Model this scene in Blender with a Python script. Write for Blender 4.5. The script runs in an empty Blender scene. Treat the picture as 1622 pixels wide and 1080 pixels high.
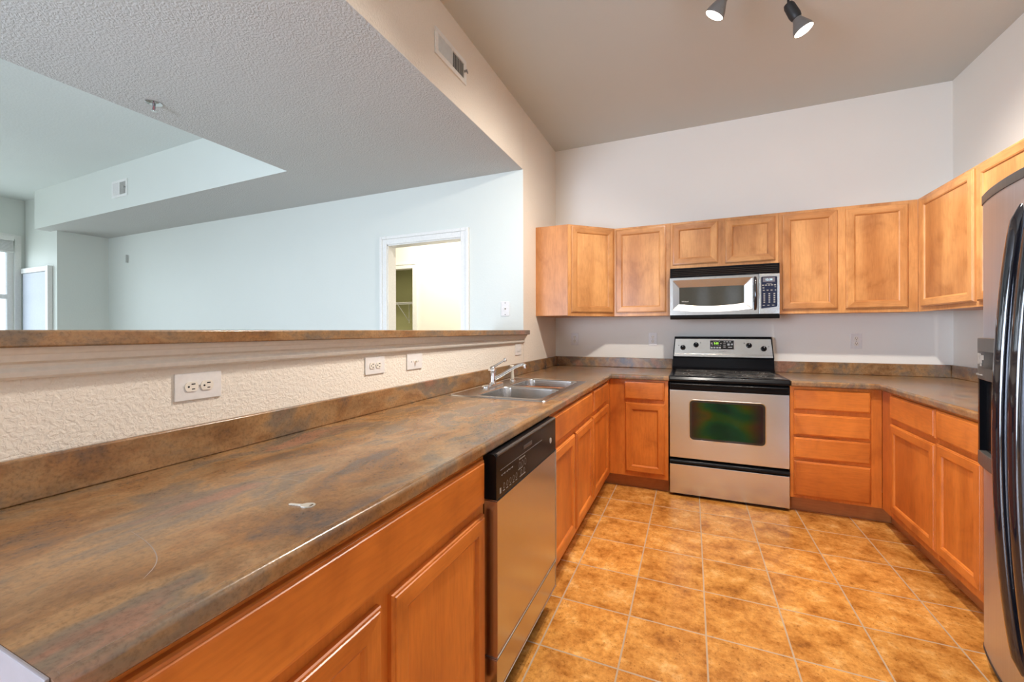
import bpy, bmesh, math, random
from mathutils import Vector, Matrix
PI = math.pi
random.seed(7)
scene = bpy.context.scene
COL = scene.collection

# ------------------------------------------------------------------ camera
H = 1.294
YAW = math.radians(23.268); ROLL = -0.0024
F_ = Vector((-math.sin(YAW), math.cos(YAW), 0)); R0 = Vector((math.cos(YAW), math.sin(YAW), 0)); U0 = Vector((0, 0, 1))
R_ = R0*math.cos(ROLL) + U0*math.sin(ROLL); U_ = U0*math.cos(ROLL) - R0*math.sin(ROLL)
cd = bpy.data.cameras.new('camera'); cam = bpy.data.objects.new('camera', cd); COL.objects.link(cam)
mt = Matrix((R_, U_, -F_)).transposed().to_4x4(); mt.translation = Vector((0, 0, H)); cam.matrix_world = mt
cd.sensor_width = 36; cd.sensor_fit = 'HORIZONTAL'; cd.lens = 660.43/1622*36
cd.shift_y = -(540-523.69)/1622; cd.clip_start = 0.02; cd.clip_end = 200
scene.camera = cam

# ------------------------------------------------------------------ view, sky, daylight
vs = scene.view_settings
vs.view_transform = 'Standard'; vs.look = 'None'; vs.gamma = 1; vs.use_curve_mapping = False
vs.exposure = 0.18
w = bpy.data.worlds.new('world'); scene.world = w; w.use_nodes = True
bg = w.node_tree.nodes['Background']; bg.inputs[0].default_value = (0.72, 0.84, 1.0, 1); bg.inputs[1].default_value = 2.2
cy = scene.cycles
cy.use_denoising = True
cy.max_bounces = 10; cy.diffuse_bounces = 6; cy.glossy_bounces = 5; cy.sample_clamp_indirect = 6.0
cy.caustics_reflective = False; cy.caustics_refractive = False

def area(name, loc, direction, sx, sy, power, color):
    l = bpy.data.lights.new(name, 'AREA'); l.shape = 'RECTANGLE'; l.size = sx; l.size_y = sy; l.energy = power; l.color = color
    o = bpy.data.objects.new(name, l); COL.objects.link(o); o.location = loc
    o.rotation_euler = Vector(direction).to_track_quat('-Z', 'Z').to_euler()
    return o
DAY = (0.86, 0.95, 1.0)
# daylight standing in the window openings (built below, some of them added for fill)
area('fill_light_living', (-5.6, -2.93, 1.45), (0, 1, 0), 3.5, 2.2, 6, (0.82, 0.96, 0.95))  # unseen window, added to daylight the living room
area('fill_light_side', (-8.72, -1.2, 1.7), (1, 0, 0.02), 2.6, 1.7, 50, (0.80, 0.88, 1.0))  # unseen window, added to throw cool light on the right wall
area('daylight_end_window', (-8.72, 1.75, 1.6), (1, 0, 0), 1.7, 1.7, 18, (0.84, 0.96, 1.0))
area('daylight_dining_window', (0.25, -2.93, 1.35), (0, 1, 0), 0.24, 2.0, 0.9, (0.96, 0.95, 1.0))
area('daylight_dining_window', (0.87, -2.93, 1.35), (0, 1, 0), 0.30, 2.0, 1.4, (0.80, 0.88, 1.0))
area('fill_light_patio', (-2.25, -2.93, 1.25), (0.85, 1, 0.08), 2.2, 2.1, 265, (0.70, 0.81, 1.0))  # unseen patio door, added to light the right wall and refrigerator
def spot(name, loc, aim, power, size, color, radius=0.045, blend=0.6):
    l = bpy.data.lights.new(name, 'SPOT'); l.energy = power; l.spot_size = math.radians(size); l.spot_blend = blend
    l.color = color; l.shadow_soft_size = radius
    o = bpy.data.objects.new(name, l); COL.objects.link(o); o.location = loc
    o.rotation_euler = Vector(aim).to_track_quat('-Z', 'Y').to_euler()
    return o
WARM = (1.0, 0.93, 0.85)

# ------------------------------------------------------------------ materials
def nodes(name):
    m = bpy.data.materials.new(name); m.use_nodes = True
    nt = m.node_tree; return m, nt, nt.nodes['Principled BSDF']
def N(nt, t, **k):
    n = nt.nodes.new(t)
    for a, b in k.items(): setattr(n, a, b)
    return n
def L(nt, a, b): nt.links.new(a, b)
def ramp(nt, stops, fac):
    r = N(nt, 'ShaderNodeValToRGB'); cr = r.color_ramp
    while len(cr.elements) < len(stops): cr.elements.new(0.5)
    for e, (p, c) in zip(cr.elements, stops): e.position = p; e.color = (*c, 1) if len(c) == 3 else c
    L(nt, fac, r.inputs[0]); return r.outputs[0]
def coords(nt, scale=(1, 1, 1), rnd=True):
    tc = N(nt, 'ShaderNodeTexCoord'); mp = N(nt, 'ShaderNodeMapping'); mp.inputs['Scale'].default_value = scale
    if rnd:
        oi = N(nt, 'ShaderNodeObjectInfo'); mu = N(nt, 'ShaderNodeMath', operation='MULTIPLY'); mu.inputs[1].default_value = 4.3
        L(nt, oi.outputs['Random'], mu.inputs[0])
        ad = N(nt, 'ShaderNodeVectorMath', operation='ADD'); L(nt, tc.outputs['Object'], ad.inputs[0]); L(nt, mu.outputs[0], ad.inputs[1])
        L(nt, ad.outputs[0], mp.inputs[0])
    else: L(nt, tc.outputs['Object'], mp.inputs[0])
    return mp.outputs[0]
def noise(nt, vec, scale, detail=4, rough=0.55, dist=0.0):
    n = N(nt, 'ShaderNodeTexNoise'); n.inputs['Scale'].default_value = scale; n.inputs['Detail'].default_value = detail
    n.inputs['Roughness'].default_value = rough; n.inputs['Distortion'].default_value = dist
    L(nt, vec, n.inputs['Vector']); return n.outputs['Fac']
def mixc(nt, f, a, b, mode='MIX'):
    m = N(nt, 'ShaderNodeMix', data_type='RGBA', blend_type=mode)
    for s, v in ((m.inputs['Factor'], f), (m.inputs['A'], a), (m.inputs['B'], b)):
        if isinstance(v, (int, float)): s.default_value = v
        elif isinstance(v, tuple): s.default_value = (*v, 1)
        else: L(nt, v, s)
    return m.outputs['Result']
def bump(nt, h, strength, distance, bsdf):
    b = N(nt, 'ShaderNodeBump'); b.inputs['Strength'].default_value = strength; b.inputs['Distance'].default_value = distance
    L(nt, h, b.inputs['Height']); L(nt, b.outputs[0], bsdf.inputs['Normal'])
def math_(nt, op, a, b=None, c=None):
    m = N(nt, 'ShaderNodeMath', operation=op)
    for i, v in enumerate((a, b, c)):
        if v is None: continue
        if isinstance(v, (int, float)): m.inputs[i].default_value = v
        else: L(nt, v, m.inputs[i])
    return m.outputs[0]

def plain(name, col, rough=0.5, metal=0.0, emit=None, estr=0, coat=0, spec=None):
    m, nt, b = nodes(name)
    v = coords(nt); f = noise(nt, v, 60, 3)
    c = ramp(nt, [(0.3, tuple(x*0.96 for x in col)), (0.7, tuple(min(1, x*1.04) for x in col))], f)
    L(nt, c, b.inputs['Base Color']); b.inputs['Roughness'].default_value = rough; b.inputs['Metallic'].default_value = metal
    b.inputs['Coat Weight'].default_value = coat
    if spec is not None: b.inputs['Specular IOR Level'].default_value = spec
    if emit: b.inputs['Emission Color'].default_value = (*emit, 1); b.inputs['Emission Strength'].default_value = estr
    return m

def wall_mat(name, col, bscale, bstr, dist=0.002, rough=0.75):
    m, nt, b = nodes(name)
    v = coords(nt, rnd=False)
    big = noise(nt, v, 0.9, 3)
    c = ramp(nt, [(0.3, tuple(x*0.97 for x in col)), (0.7, col)], big)
    L(nt, c, b.inputs['Base Color']); b.inputs['Roughness'].default_value = rough
    h = noise(nt, v, bscale, 3, 0.5, 0.4)
    h2 = ramp(nt, [(0.38, (0, 0, 0)), (0.62, (1, 1, 1))], h)
    bump(nt, h2, bstr, dist, b)
    return m

def wood_mat(name, axis, c_lo, c_hi, rough=0.34):
    m, nt, b = nodes(name)
    s = {'x': (1.3, 11, 11), 'z': (11, 11, 1.3), 'y': (11, 1.3, 11)}[axis]
    v = coords(nt, s)
    f1 = noise(nt, v, 0.55, 4, 0.5, 0.3)
    v2 = coords(nt, tuple(5*x for x in s)); f2 = noise(nt, v2, 2.0, 3, 0.5)
    v3 = coords(nt, (3.2, 3.2, 2.2)); f3 = noise(nt, v3, 1.6, 4, 0.6, 0.5)
    base = ramp(nt, [(0.34, c_lo), (0.5, tuple((a+b_)/2 for a, b_ in zip(c_lo, c_hi))), (0.64, c_hi)], f1)
    fine = ramp(nt, [(0.32, (0.89, 0.86, 0.83)), (0.58, (1, 1, 1))], f2)
    blot = ramp(nt, [(0.3, (0.72, 0.62, 0.52)), (0.47, (0.96, 0.93, 0.90)), (0.65, (1.08, 1.07, 1.06))], f3)
    c = mixc(nt, 1.0, base, fine, 'MULTIPLY'); c = mixc(nt, 1.0, c, blot, 'MULTIPLY')
    L(nt, c, b.inputs['Base Color']); b.inputs['Roughness'].default_value = rough
    b.inputs['Coat Weight'].default_value = 0.15; b.inputs['Coat Roughness'].default_value = 0.22
    bump(nt, f2, 0.05, 0.001, b)
    return m
W_LO = (0.47, 0.200, 0.062); W_HI = (0.68, 0.345, 0.125)
WOOD_V = wood_mat('maple_vertical_grain', 'z', W_LO, W_HI)
WOOD_H = wood_mat('maple_horizontal_grain', 'x', W_LO, W_HI)
BASE_V = wood_mat('shade_toned_maple_vertical', 'z', (0.50, 0.135, 0.018), (0.70, 0.225, 0.036))  # same maple finish; the lower run's deeper light is put into the colour
BASE_H = wood_mat('shade_toned_maple_horizontal', 'x', (0.50, 0.135, 0.018), (0.70, 0.225, 0.036))
BASE_SIDE = wood_mat('shade_toned_maple_side', 'z', (0.42, 0.120, 0.020), (0.54, 0.17, 0.030), 0.42)
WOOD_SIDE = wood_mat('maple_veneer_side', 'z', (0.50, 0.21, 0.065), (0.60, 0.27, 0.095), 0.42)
TOE = wood_mat('dark_stained_toe_kick', 'x', (0.42, 0.15, 0.038), (0.52, 0.20, 0.055), 0.5)

def laminate(name):
    m, nt, b = nodes(name)
    v = coords(nt, (2.8, 1.5, 2.6), rnd=False)
    big = noise(nt, v, 1.7, 7, 0.62, 0.35)
    vm = coords(nt, (1.6, 0.8, 1.6), rnd=False); mid = noise(nt, vm, 9.0, 7, 0.7, 0.3)
    vf = coords(nt, (1, 1, 1), rnd=False); fine = noise(nt, vf, 130, 5, 0.7, 0.2)
    c1 = ramp(nt, [(0.33, (0.115, 0.082, 0.063)), (0.42, (0.25, 0.125, 0.050)), (0.50, (0.31, 0.180, 0.084)), (0.57, (0.185, 0.138, 0.095)), (0.66, (0.285, 0.145, 0.090))], big)
    c2 = ramp(nt, [(0.32, (0.74, 0.73, 0.72)), (0.5, (0.98, 0.97, 0.96)), (0.66, (1.18, 1.14, 1.08))], mid)
    c3 = ramp(nt, [(0.34, (0.70, 0.69, 0.68)), (0.50, (1, 1, 1)), (0.66, (1.12, 1.08, 1.04))], fine)
    c = mixc(nt, 1.0, c1, c2, 'MULTIPLY'); c = mixc(nt, 0.9, c, c3, 'MULTIPLY')
    L(nt, c, b.inputs['Base Color'])
    r = ramp(nt, [(0.3, (0.18,)*3), (0.7, (0.26,)*3)], fine); L(nt, r, b.inputs['Roughness']); b.inputs['Specular IOR Level'].default_value = 0.7
    bump(nt, fine, 0.12, 0.0012, b)
    return m
LAM = laminate('bronze_mottled_laminate')

def floor_mat():
    m, nt, b = nodes('glazed_terracotta_tile')
    tc = N(nt, 'ShaderNodeTexCoord'); sp = N(nt, 'ShaderNodeSeparateXYZ'); L(nt, tc.outputs['Object'], sp.inputs[0])
    px, py = 0.3157, 0.325
    u = math_(nt, 'DIVIDE', math_(nt, 'SUBTRACT', sp.outputs[0], 0.055), px)
    v = math_(nt, 'DIVIDE', math_(nt, 'SUBTRACT', sp.outputs[1], 3.248), py)
    def line(t, wd):
        fr = math_(nt, 'FRACT', math_(nt, 'ADD', t, 0.5)); d = math_(nt, 'ABSOLUTE', math_(nt, 'SUBTRACT', fr, 0.5))
        mr = N(nt, 'ShaderNodeMapRange'); L(nt, d, mr.inputs[0]); mr.inputs[1].default_value = wd; mr.inputs[2].default_value = wd*1.7
        mr.inputs[3].default_value = 1; mr.inputs[4].default_value = 0; return mr.outputs[0]
    g = math_(nt, 'MAXIMUM', line(u, 0.0075), line(v, 0.0075))
    fl = N(nt, 'ShaderNodeCombineXYZ'); L(nt, math_(nt, 'FLOOR', u), fl.inputs[0]); L(nt, math_(nt, 'FLOOR', v), fl.inputs[1])
    wn = N(nt, 'ShaderNodeTexWhiteNoise', noise_dimensions='3D'); L(nt, fl.outputs[0], wn.inputs[0])
    off = N(nt, 'ShaderNodeVectorMath', operation='MULTIPLY_ADD'); L(nt, wn.outputs['Color'], off.inputs[0]); off.inputs[1].default_value = (9, 9, 9); L(nt, tc.outputs['Object'], off.inputs[2])
    n1 = noise(nt, off.outputs[0], 8, 9, 0.7, 0.15)
    n2 = noise(nt, off.outputs[0], 42, 8, 0.78, 0.1)
    n3 = noise(nt, off.outputs[0], 120, 2, 0.5)
    c1 = ramp(nt, [(0.30, (0.25, 0.092, 0.018)), (0.43, (0.46, 0.185, 0.036)), (0.56, (0.63, 0.295, 0.070)), (0.70, (0.78, 0.46, 0.17))], n1)
    c2 = ramp(nt, [(0.30, (0.42, 0.34, 0.28)), (0.45, (0.92, 0.9, 0.88)), (0.62, (1.12, 1.12, 1.12))], n2)
    c3 = ramp(nt, [(0.27, (0.45, 0.38, 0.3)), (0.33, (1, 1, 1))], n3)
    tint = ramp(nt, [(0.0, (0.9, 0.88, 0.86)), (1.0, (1.1, 1.08, 1.06))], wn.outputs['Value'])
    c = mixc(nt, 1, c1, c2, 'MULTIPLY'); c = mixc(nt, 1, c, c3, 'MULTIPLY'); c = mixc(nt, 1, c, tint, 'MULTIPLY')
    c = mixc(nt, g, c, (0.42, 0.30, 0.19))
    L(nt, c, b.inputs['Base Color'])
    rr = ramp(nt, [(0.3, (0.19,)*3), (0.7, (0.265,)*3)], n2); L(nt, mixc(nt, g, rr, (0.85, 0.85, 0.85)), b.inputs['Roughness'])
    h = math_(nt, 'SUBTRACT', math_(nt, 'MULTIPLY', n1, 0.35), g)
    bump(nt, h, 0.35, 0.002, b)
    return m
FLOOR = floor_mat()

def steel(name, axis='x', col=(0.68, 0.66, 0.62), rough=0.235):
    m, nt, b = nodes(name)
    s = {'x': (1.5, 90, 90), 'z': (90, 90, 1.5), 'y': (90, 1.5, 90)}[axis]
    v = coords(nt, s, rnd=False); f = noise(nt, v, 1.0, 3, 0.6)
    v2 = coords(nt, (3, 3, 3)); f2 = noise(nt, v2, 1.5, 3)
    c = ramp(nt, [(0.3, tuple(x*0.965 for x in col)), (0.7, tuple(x*1.03 for x in col))], f)
    L(nt, c, b.inputs['Base Color']); b.inputs['Metallic'].default_value = 1
    r = ramp(nt, [(0.3, (rough*0.96,)*3), (0.7, (rough*1.05,)*3)], f2); L(nt, r, b.inputs['Roughness'])
    return m
STEEL_X = steel('brushed_steel_horizontal', 'x')
STEEL_Z = steel('brushed_steel_vertical', 'z', (0.58, 0.56, 0.54), 0.235)
SINK = steel('satin_sink_steel', 'y', (0.60, 0.59, 0.57), 0.22)
CHROME = plain('polished_chrome', (0.80, 0.80, 0.80), 0.08, 1.0)
BLACK = plain('black_enamel', (0.006, 0.006, 0.007), 0.20, 0, spec=0.16)
BLACKG = plain('black_glossy_handle', (0.010, 0.010, 0.014), 0.07, 0, coat=1.0)
BLACKM = plain('black_matt_plastic', (0.018, 0.018, 0.018), 0.5)
DARKGREY = plain('dark_grey_plastic', (0.060, 0.056, 0.052), 0.35)
GLASSTOP = plain('black_ceramic_glass', (0.014, 0.014, 0.014), 0.10, 0, coat=0.6)
WHITEP = plain('white_plastic', (0.74, 0.72, 0.70), 0.35)
IVORY = plain('almond_plastic', (0.78, 0.73, 0.64), 0.35)
DARKHOLE = plain('dark_slot', (0.01, 0.01, 0.01), 0.8)
WHITEPAINT = plain('white_gloss_paint', (0.80, 0.80, 0.77), 0.35)
TRIMPAINT = plain('ivory_semi_gloss_paint', (0.74, 0.70, 0.63), 0.34)
LEGEND = plain('printed_white_legend', (0.72, 0.72, 0.70), 0.5)
GREYLEGEND = plain('printed_grey_legend', (0.30, 0.29, 0.27), 0.5)
LED_G = plain('green_led_digits', (0.05, 0.2, 0.02), 0.5, emit=(0.45, 1.0, 0.08), estr=2.2)
LED_B = plain('pale_blue_led_digits', (0.1, 0.15, 0.2), 0.5, emit=(0.62, 0.92, 1.0), estr=1.2)
LCD = plain('grey_display_window', (0.16, 0.15, 0.17), 0.2)
BULB = plain('lit_lamp_face', (1, 1, 1), 0.4, emit=(1.0, 0.93, 0.82), estr=14)
BULBSIDE = plain('reflector_bulb_side', (0.20, 0.19, 0.18), 0.3, 0.3)
BRASS = plain('nickel_key_metal', (0.62, 0.58, 0.50), 0.35, 0.35)
SCRATCH = plain('scuffed_laminate', (0.32, 0.25, 0.20), 0.6)
WALLK = wall_mat('kitchen_wall_orange_peel', (0.80, 0.735, 0.64), 100, 0.42, 0.003)
WALLB = wall_mat('smooth_wall_paint', (0.82, 0.80, 0.745), 70, 0.12, 0.001)
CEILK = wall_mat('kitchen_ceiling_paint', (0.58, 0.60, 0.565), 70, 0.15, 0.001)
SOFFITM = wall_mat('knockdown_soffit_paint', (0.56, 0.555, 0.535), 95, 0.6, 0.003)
WALLL = wall_mat('living_wall_paint', (0.70, 0.735, 0.69), 60, 0.15, 0.0015, 0.5)
CEILL = wall_mat('living_ceiling_paint', (0.72, 0.76, 0.74), 60, 0.2, 0.002)
WARMWALL = wall_mat('hall_wall_paint', (0.86, 0.82, 0.74), 60, 0.1, 0.001)
CLOSET = wall_mat('closet_olive_paint', (0.50, 0.49, 0.24), 60, 0.1, 0.001)
CARPET = wall_mat('beige_carpet', (0.45, 0.40, 0.33), 180, 1.0, 0.006, 0.95)

def oven_glass():
    # coated oven glass: green-gold interference in the middle, violet towards the ends
    m, nt, b = nodes('iridescent_oven_glass')
    tc = N(nt, 'ShaderNodeTexCoord'); v = coords(nt, (2.4, 1, 3.4), rnd=False)
    f = noise(nt, v, 1.6, 2, 0.4, 0.5)
    c = ramp(nt, [(0.30, (0.004, 0.030, 0.018)), (0.44, (0.005, 0.062, 0.020)), (0.53, (0.030, 0.070, 0.004)), (0.62, (0.075, 0.055, 0.004)), (0.74, (0.010, 0.05, 0.012))], f)
    sp = N(nt, 'ShaderNodeSeparateXYZ'); L(nt, tc.outputs['Object'], sp.inputs[0])
    e = math_(nt, 'ABSOLUTE', math_(nt, 'SUBTRACT', sp.outputs[0], 0.385))
    mr = N(nt, 'ShaderNodeMapRange'); L(nt, e, mr.inputs[0]); mr.inputs[1].default_value = 0.15; mr.inputs[2].default_value = 0.27
    c = mixc(nt, mr.outputs[0], c, (0.04, 0.008, 0.035))
    L(nt, c, b.inputs['Base Color']); b.inputs['Metallic'].default_value = 0.75; b.inputs['Roughness'].default_value = 0.16
    b.inputs['Coat Weight'].default_value = 0.12; b.inputs['Coat Roughness'].default_value = 0.04
    return m
OVENGLASS = oven_glass()
MWGLASS = plain('smoked_microwave_glass', (0.055, 0.055, 0.045), 0.08, 0.0, spec=0.35)
def pane_mat():
    m = bpy.data.materials.new('clear_window_glass'); m.use_nodes = True; nt = m.node_tree
    nt.nodes.remove(nt.nodes['Principled BSDF']); out = nt.nodes['Material Output']
    t = N(nt, 'ShaderNodeBsdfTransparent'); g = N(nt, 'ShaderNodeBsdfGlossy'); g.inputs['Roughness'].default_value = 0.02
    mx = N(nt, 'ShaderNodeMixShader'); mx.inputs[0].default_value = 0.06
    L(nt, t.outputs[0], mx.inputs[1]); L(nt, g.outputs[0], mx.inputs[2]); L(nt, mx.outputs[0], out.inputs[0]); return m
PANE = pane_mat()
BARK = plain('grey_bark', (0.32, 0.29, 0.27), 0.9)

# ------------------------------------------------------------------ mesh helpers
class MB:
    def __init__(s): s.v = []; s.f = []; s.m = []
    def add(s, verts, faces, mat=0):
        o = len(s.v); s.v += [tuple(x) for x in verts]; s.f += [tuple(i+o for i in f) for f in faces]
        s.m += (mat if isinstance(mat, list) else [mat]*len(faces)); return s
    def bmadd(s, bm, M=None, mat=0):
        if M is not None: bmesh.ops.transform(bm, matrix=M, verts=bm.verts)
        bm.verts.index_update()
        s.add([v.co.copy() for v in bm.verts], [[v.index for v in f.verts] for f in bm.faces], mat); bm.free(); return s
    def box(s, x0, y0, z0, x1, y1, z1, bev=0, seg=2, mat=0, M=None):
        bm = bmesh.new(); bmesh.ops.create_cube(bm, size=1)
        for v in bm.verts: v.co = Vector(((x0+x1)/2+v.co.x*(x1-x0), (y0+y1)/2+v.co.y*(y1-y0), (z0+z1)/2+v.co.z*(z1-z0)))
        if bev: bmesh.ops.bevel(bm, geom=bm.edges[:], offset=bev, segments=seg, affect='EDGES', profile=0.5)
        return s.bmadd(bm, M, mat)
    def cyl(s, p0, p1, r0, r1=None, n=20, mat=0):
        p0 = Vector(p0); p1 = Vector(p1); r1 = r0 if r1 is None else r1
        return s.tube([p0, p1], [r0, r1], n, mat)
    def tube(s, pts, r, n=12, mat=0, sx=1.0, up=None):
        pts = [Vector(p) for p in pts]; rs = r if isinstance(r, (list, tuple)) else [r]*len(pts)
        V = []; Fc = []; prev = None
        for i, p in enumerate(pts):
            t = (pts[min(i+1, len(pts)-1)]-pts[max(i-1, 0)]).normalized()
            if prev is None:
                a = Vector(up) if up else (Vector((0, 0, 1)) if abs(t.z) < 0.9 else Vector((1, 0, 0)))
                a = (a-t*a.dot(t)).normalized()
            else: a = (prev-t*prev.dot(t)).normalized()
            prev = a; b = t.cross(a)
            for k in range(n):
                an = 2*PI*k/n; V.append(p+(a*math.cos(an)+b*math.sin(an)*sx)*rs[i])
        for i in range(len(pts)-1):
            for k in range(n):
                k2 = (k+1) % n; Fc.append((i*n+k, i*n+k2, (i+1)*n+k2, (i+1)*n+k))
        Fc.append(tuple(range(n))[::-1]); Fc.append(tuple((len(pts)-1)*n+k for k in range(n)))
        return s.add(V, Fc, mat)
    def lathe(s, prof, M=None, n=28, mat=0):
        V = []; Fc = []
        for (r, z) in prof:
            for k in range(n):
                a = 2*PI*k/n; V.append(Vector((r*math.cos(a), r*math.sin(a), z)))
        for i in range(len(prof)-1):
            for k in range(n):
                k2 = (k+1) % n; Fc.append((i*n+k, i*n+k2, (i+1)*n+k2, (i+1)*n+k))
        Fc.append(tuple(range(n))[::-1]); Fc.append(tuple((len(prof)-1)*n+k for k in range(n)))
        if M is not None: V = [M @ v for v in V]
        return s.add(V, Fc, mat)
    def prism(s, poly, h0, h1, axis='z', bev=0, mat=0, M=None):
        # poly in the two other axes: z -> (x,y); y -> (x,z); x -> (y,z)
        def P(a, b, h): return Vector((a, b, h)) if axis == 'z' else (Vector((a, h, b)) if axis == 'y' else Vector((h, a, b)))
        bm = bmesh.new(); lo = [bm.verts.new(P(a, b, h0)) for a, b in poly]; hi = [bm.verts.new(P(a, b, h1)) for a, b in poly]
        n = len(poly); bm.faces.new(lo[::-1]); bm.faces.new(hi)
        for i in range(n): bm.faces.new((lo[i], lo[(i+1) % n], hi[(i+1) % n], hi[i]))
        bmesh.ops.recalc_face_normals(bm, faces=bm.faces)
        if bev: bmesh.ops.bevel(bm, geom=bm.edges[:], offset=bev, segments=2, affect='EDGES', profile=0.5)
        return s.bmadd(bm, M, mat)
    def text(s, txt, size, M, mat=0, depth=0.0004):
        cu = bpy.data.curves.new('t', 'FONT'); cu.body = txt; cu.size = size; cu.extrude = depth; cu.align_x = 'CENTER'; cu.align_y = 'CENTER'
        cu.resolution_u = 3
        ob = bpy.data.objects.new('t', cu); me = ob.to_mesh()
        s.add([M @ v.co for v in me.vertices], [tuple(p.vertices) for p in me.polygons], mat)
        ob.to_mesh_clear(); bpy.data.objects.remove(ob); bpy.data.curves.remove(cu); return s
    def build(s, name, mats, parent=None, smooth=True, angle=32):
        me = bpy.data.meshes.new(name); me.from_pydata(s.v, [], s.f)
        mats = mats if isinstance(mats, (list, tuple)) else [mats]
        for m in mats: me.materials.append(m)
        for p, mi in zip(me.polygons, s.m): p.material_index = mi
        bm = bmesh.new(); bm.from_mesh(me); bmesh.ops.recalc_face_normals(bm, faces=bm.faces); bm.to_mesh(me); bm.free()
        if smooth:
            for p in me.polygons: p.use_smooth = True
            me.set_sharp_from_angle(angle=math.radians(angle))
        o = bpy.data.objects.new(name, me); COL.objects.link(o)
        if smooth: wm = o.modifiers.new('weighted', 'WEIGHTED_NORMAL'); wm.keep_sharp = True; wm.weight = 80
        if parent is not None: o.parent = parent
        return o
def tag(o, label=None, cat=None, group=None, kind=None):
    if label: o['label'] = label
    if cat: o['category'] = cat
    if group: o['group'] = group
    if kind: o['kind'] = kind
    return o
def thing(name, label, cat, loc=(0, 0, 0), rz=0, group=None):
    o = bpy.data.objects.new(name, None); o.empty_display_size = 0.05; COL.objects.link(o); o.location = loc; o.rotation_euler = (0, 0, rz)
    return tag(o, label, cat, group)
def kids(o): return [c for c in bpy.data.objects if c.parent == o]
def copy_tree(o, parent=None):
    c = o.copy(); COL.objects.link(c); c.parent = parent
    for ch in kids(o): copy_tree(ch, c)
    return c
def struct(name, mb, mat, parent=None, **k):
    o = mb.build(name, mat, parent, **k)
    if parent is None: o['kind'] = 'structure'
    return o
# frame on a face that looks along local -y: x right, z up
FACE = Matrix.Rotation(PI/2, 4, 'X')
def face_at(x, y, z): return Matrix.Translation((x, y, z)) @ FACE

# ------------------------------------------------------------------ dimensions
XL, XR, YB, ZC = -1.306, 1.814, 4.20, 3.17
SOF = 2.66; YJ = 3.282

# ------------------------------------------------------------------ structure
struct('floor', MB().box(XL-0.06, -3.05, -0.06, XR+0.1, YB+0.1, 0), FLOOR)
struct('floor_living', MB().box(-9.0, -3.05, -0.06, XL-0.06, 6.3, 0), CARPET)
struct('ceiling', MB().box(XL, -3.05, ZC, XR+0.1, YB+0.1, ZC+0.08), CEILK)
struct('ceiling_living', MB().box(-9.0, -3.05, ZC, XL-0.10, YJ+0.0, ZC+0.08), CEILL)
# dropped soffit round the living room tray
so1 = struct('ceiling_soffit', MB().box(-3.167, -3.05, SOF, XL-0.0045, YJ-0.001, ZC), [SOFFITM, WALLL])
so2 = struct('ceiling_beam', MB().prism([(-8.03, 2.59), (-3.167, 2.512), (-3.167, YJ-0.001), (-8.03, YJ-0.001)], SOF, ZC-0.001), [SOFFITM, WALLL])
for so in (so1, so2):
    for p in so.data.polygons: p.material_index = 1 if abs(p.normal.z) < 0.5 else 0
# divider between kitchen and living room: low wall, header, full-height end
struct('wall_left', MB().box(XL-0.115, 0.02, 0, XL, YJ, 1.262), WALLK)
struct('wall_left_header', MB().box(XL-0.004, -3.05, SOF, XL, YJ, ZC), WALLK)
struct('wall_left_end', MB().box(XL-0.115, YJ+0.004, 0, XL, YB+0.1, ZC), WALLK)
struct('wall_back', MB().box(XL, YB, 0, XR+0.1, YB+0.1, ZC), WALLB)
struct('wall_right', MB().box(XR, -3.05, 0, XR+0.1, YB, ZC), WALLB)
# wall behind the camera with narrow windows and openings added for fill light
def wall_with_holes(name, x0, x1, y0, y1, z1, holes, mat):
    mb = MB(); xs = x0
    for (a, b, c, d) in holes:
        mb.box(xs, y0, 0, a, y1, z1); mb.box(a, y0, 0, b, y1, c); mb.box(a, y0, d, b, y1, z1); xs = b
    mb.box(xs, y0, 0, x1, y1, z1); return struct(name, mb, mat)
wall_with_holes('wall_front', -9.0, XR+0.1, -3.15, -3.05, ZC, [(-7.4, -3.8, 0.3, 2.55), (-3.4, -1.1, 0.05, 2.35), (0.13, 0.37, 0.3, 2.35), (0.72, 1.02, 0.3, 2.35)], wall_mat('taupe_wall_paint', (0.42, 0.38, 0.30), 60, 0.1, 0.001))
for nm, xa, xb, c, d in (('added_window_2', -7.4, -3.8, 0.3, 2.55), ('added_window_6', -3.4, -1.1, 0.05, 2.35), ('window_3', 0.13, 0.37, 0.3, 2.35), ('window_4', 0.72, 1.02, 0.3, 2.35)):  # the wide window and patio frames are added to hold fill lights
    mb = MB(); n = {'added_window_2': 4, 'added_window_6': 2}.get(nm, 1)
    for i in range(n+1):
        x = xa+(xb-xa)*i/n; mb.box(x-0.02, -3.12, c, x+0.02, -3.06, d)
    mb.box(xa, -3.12, c, xb, -3.06, c+0.05); mb.box(xa, -3.12, d-0.05, xb, -3.06, d)
    wf = struct(nm, mb, WHITEPAINT)
    MB().box(xa, -3.095, c, xb, -3.09, d).build('window_pane', PANE, wf)
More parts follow.
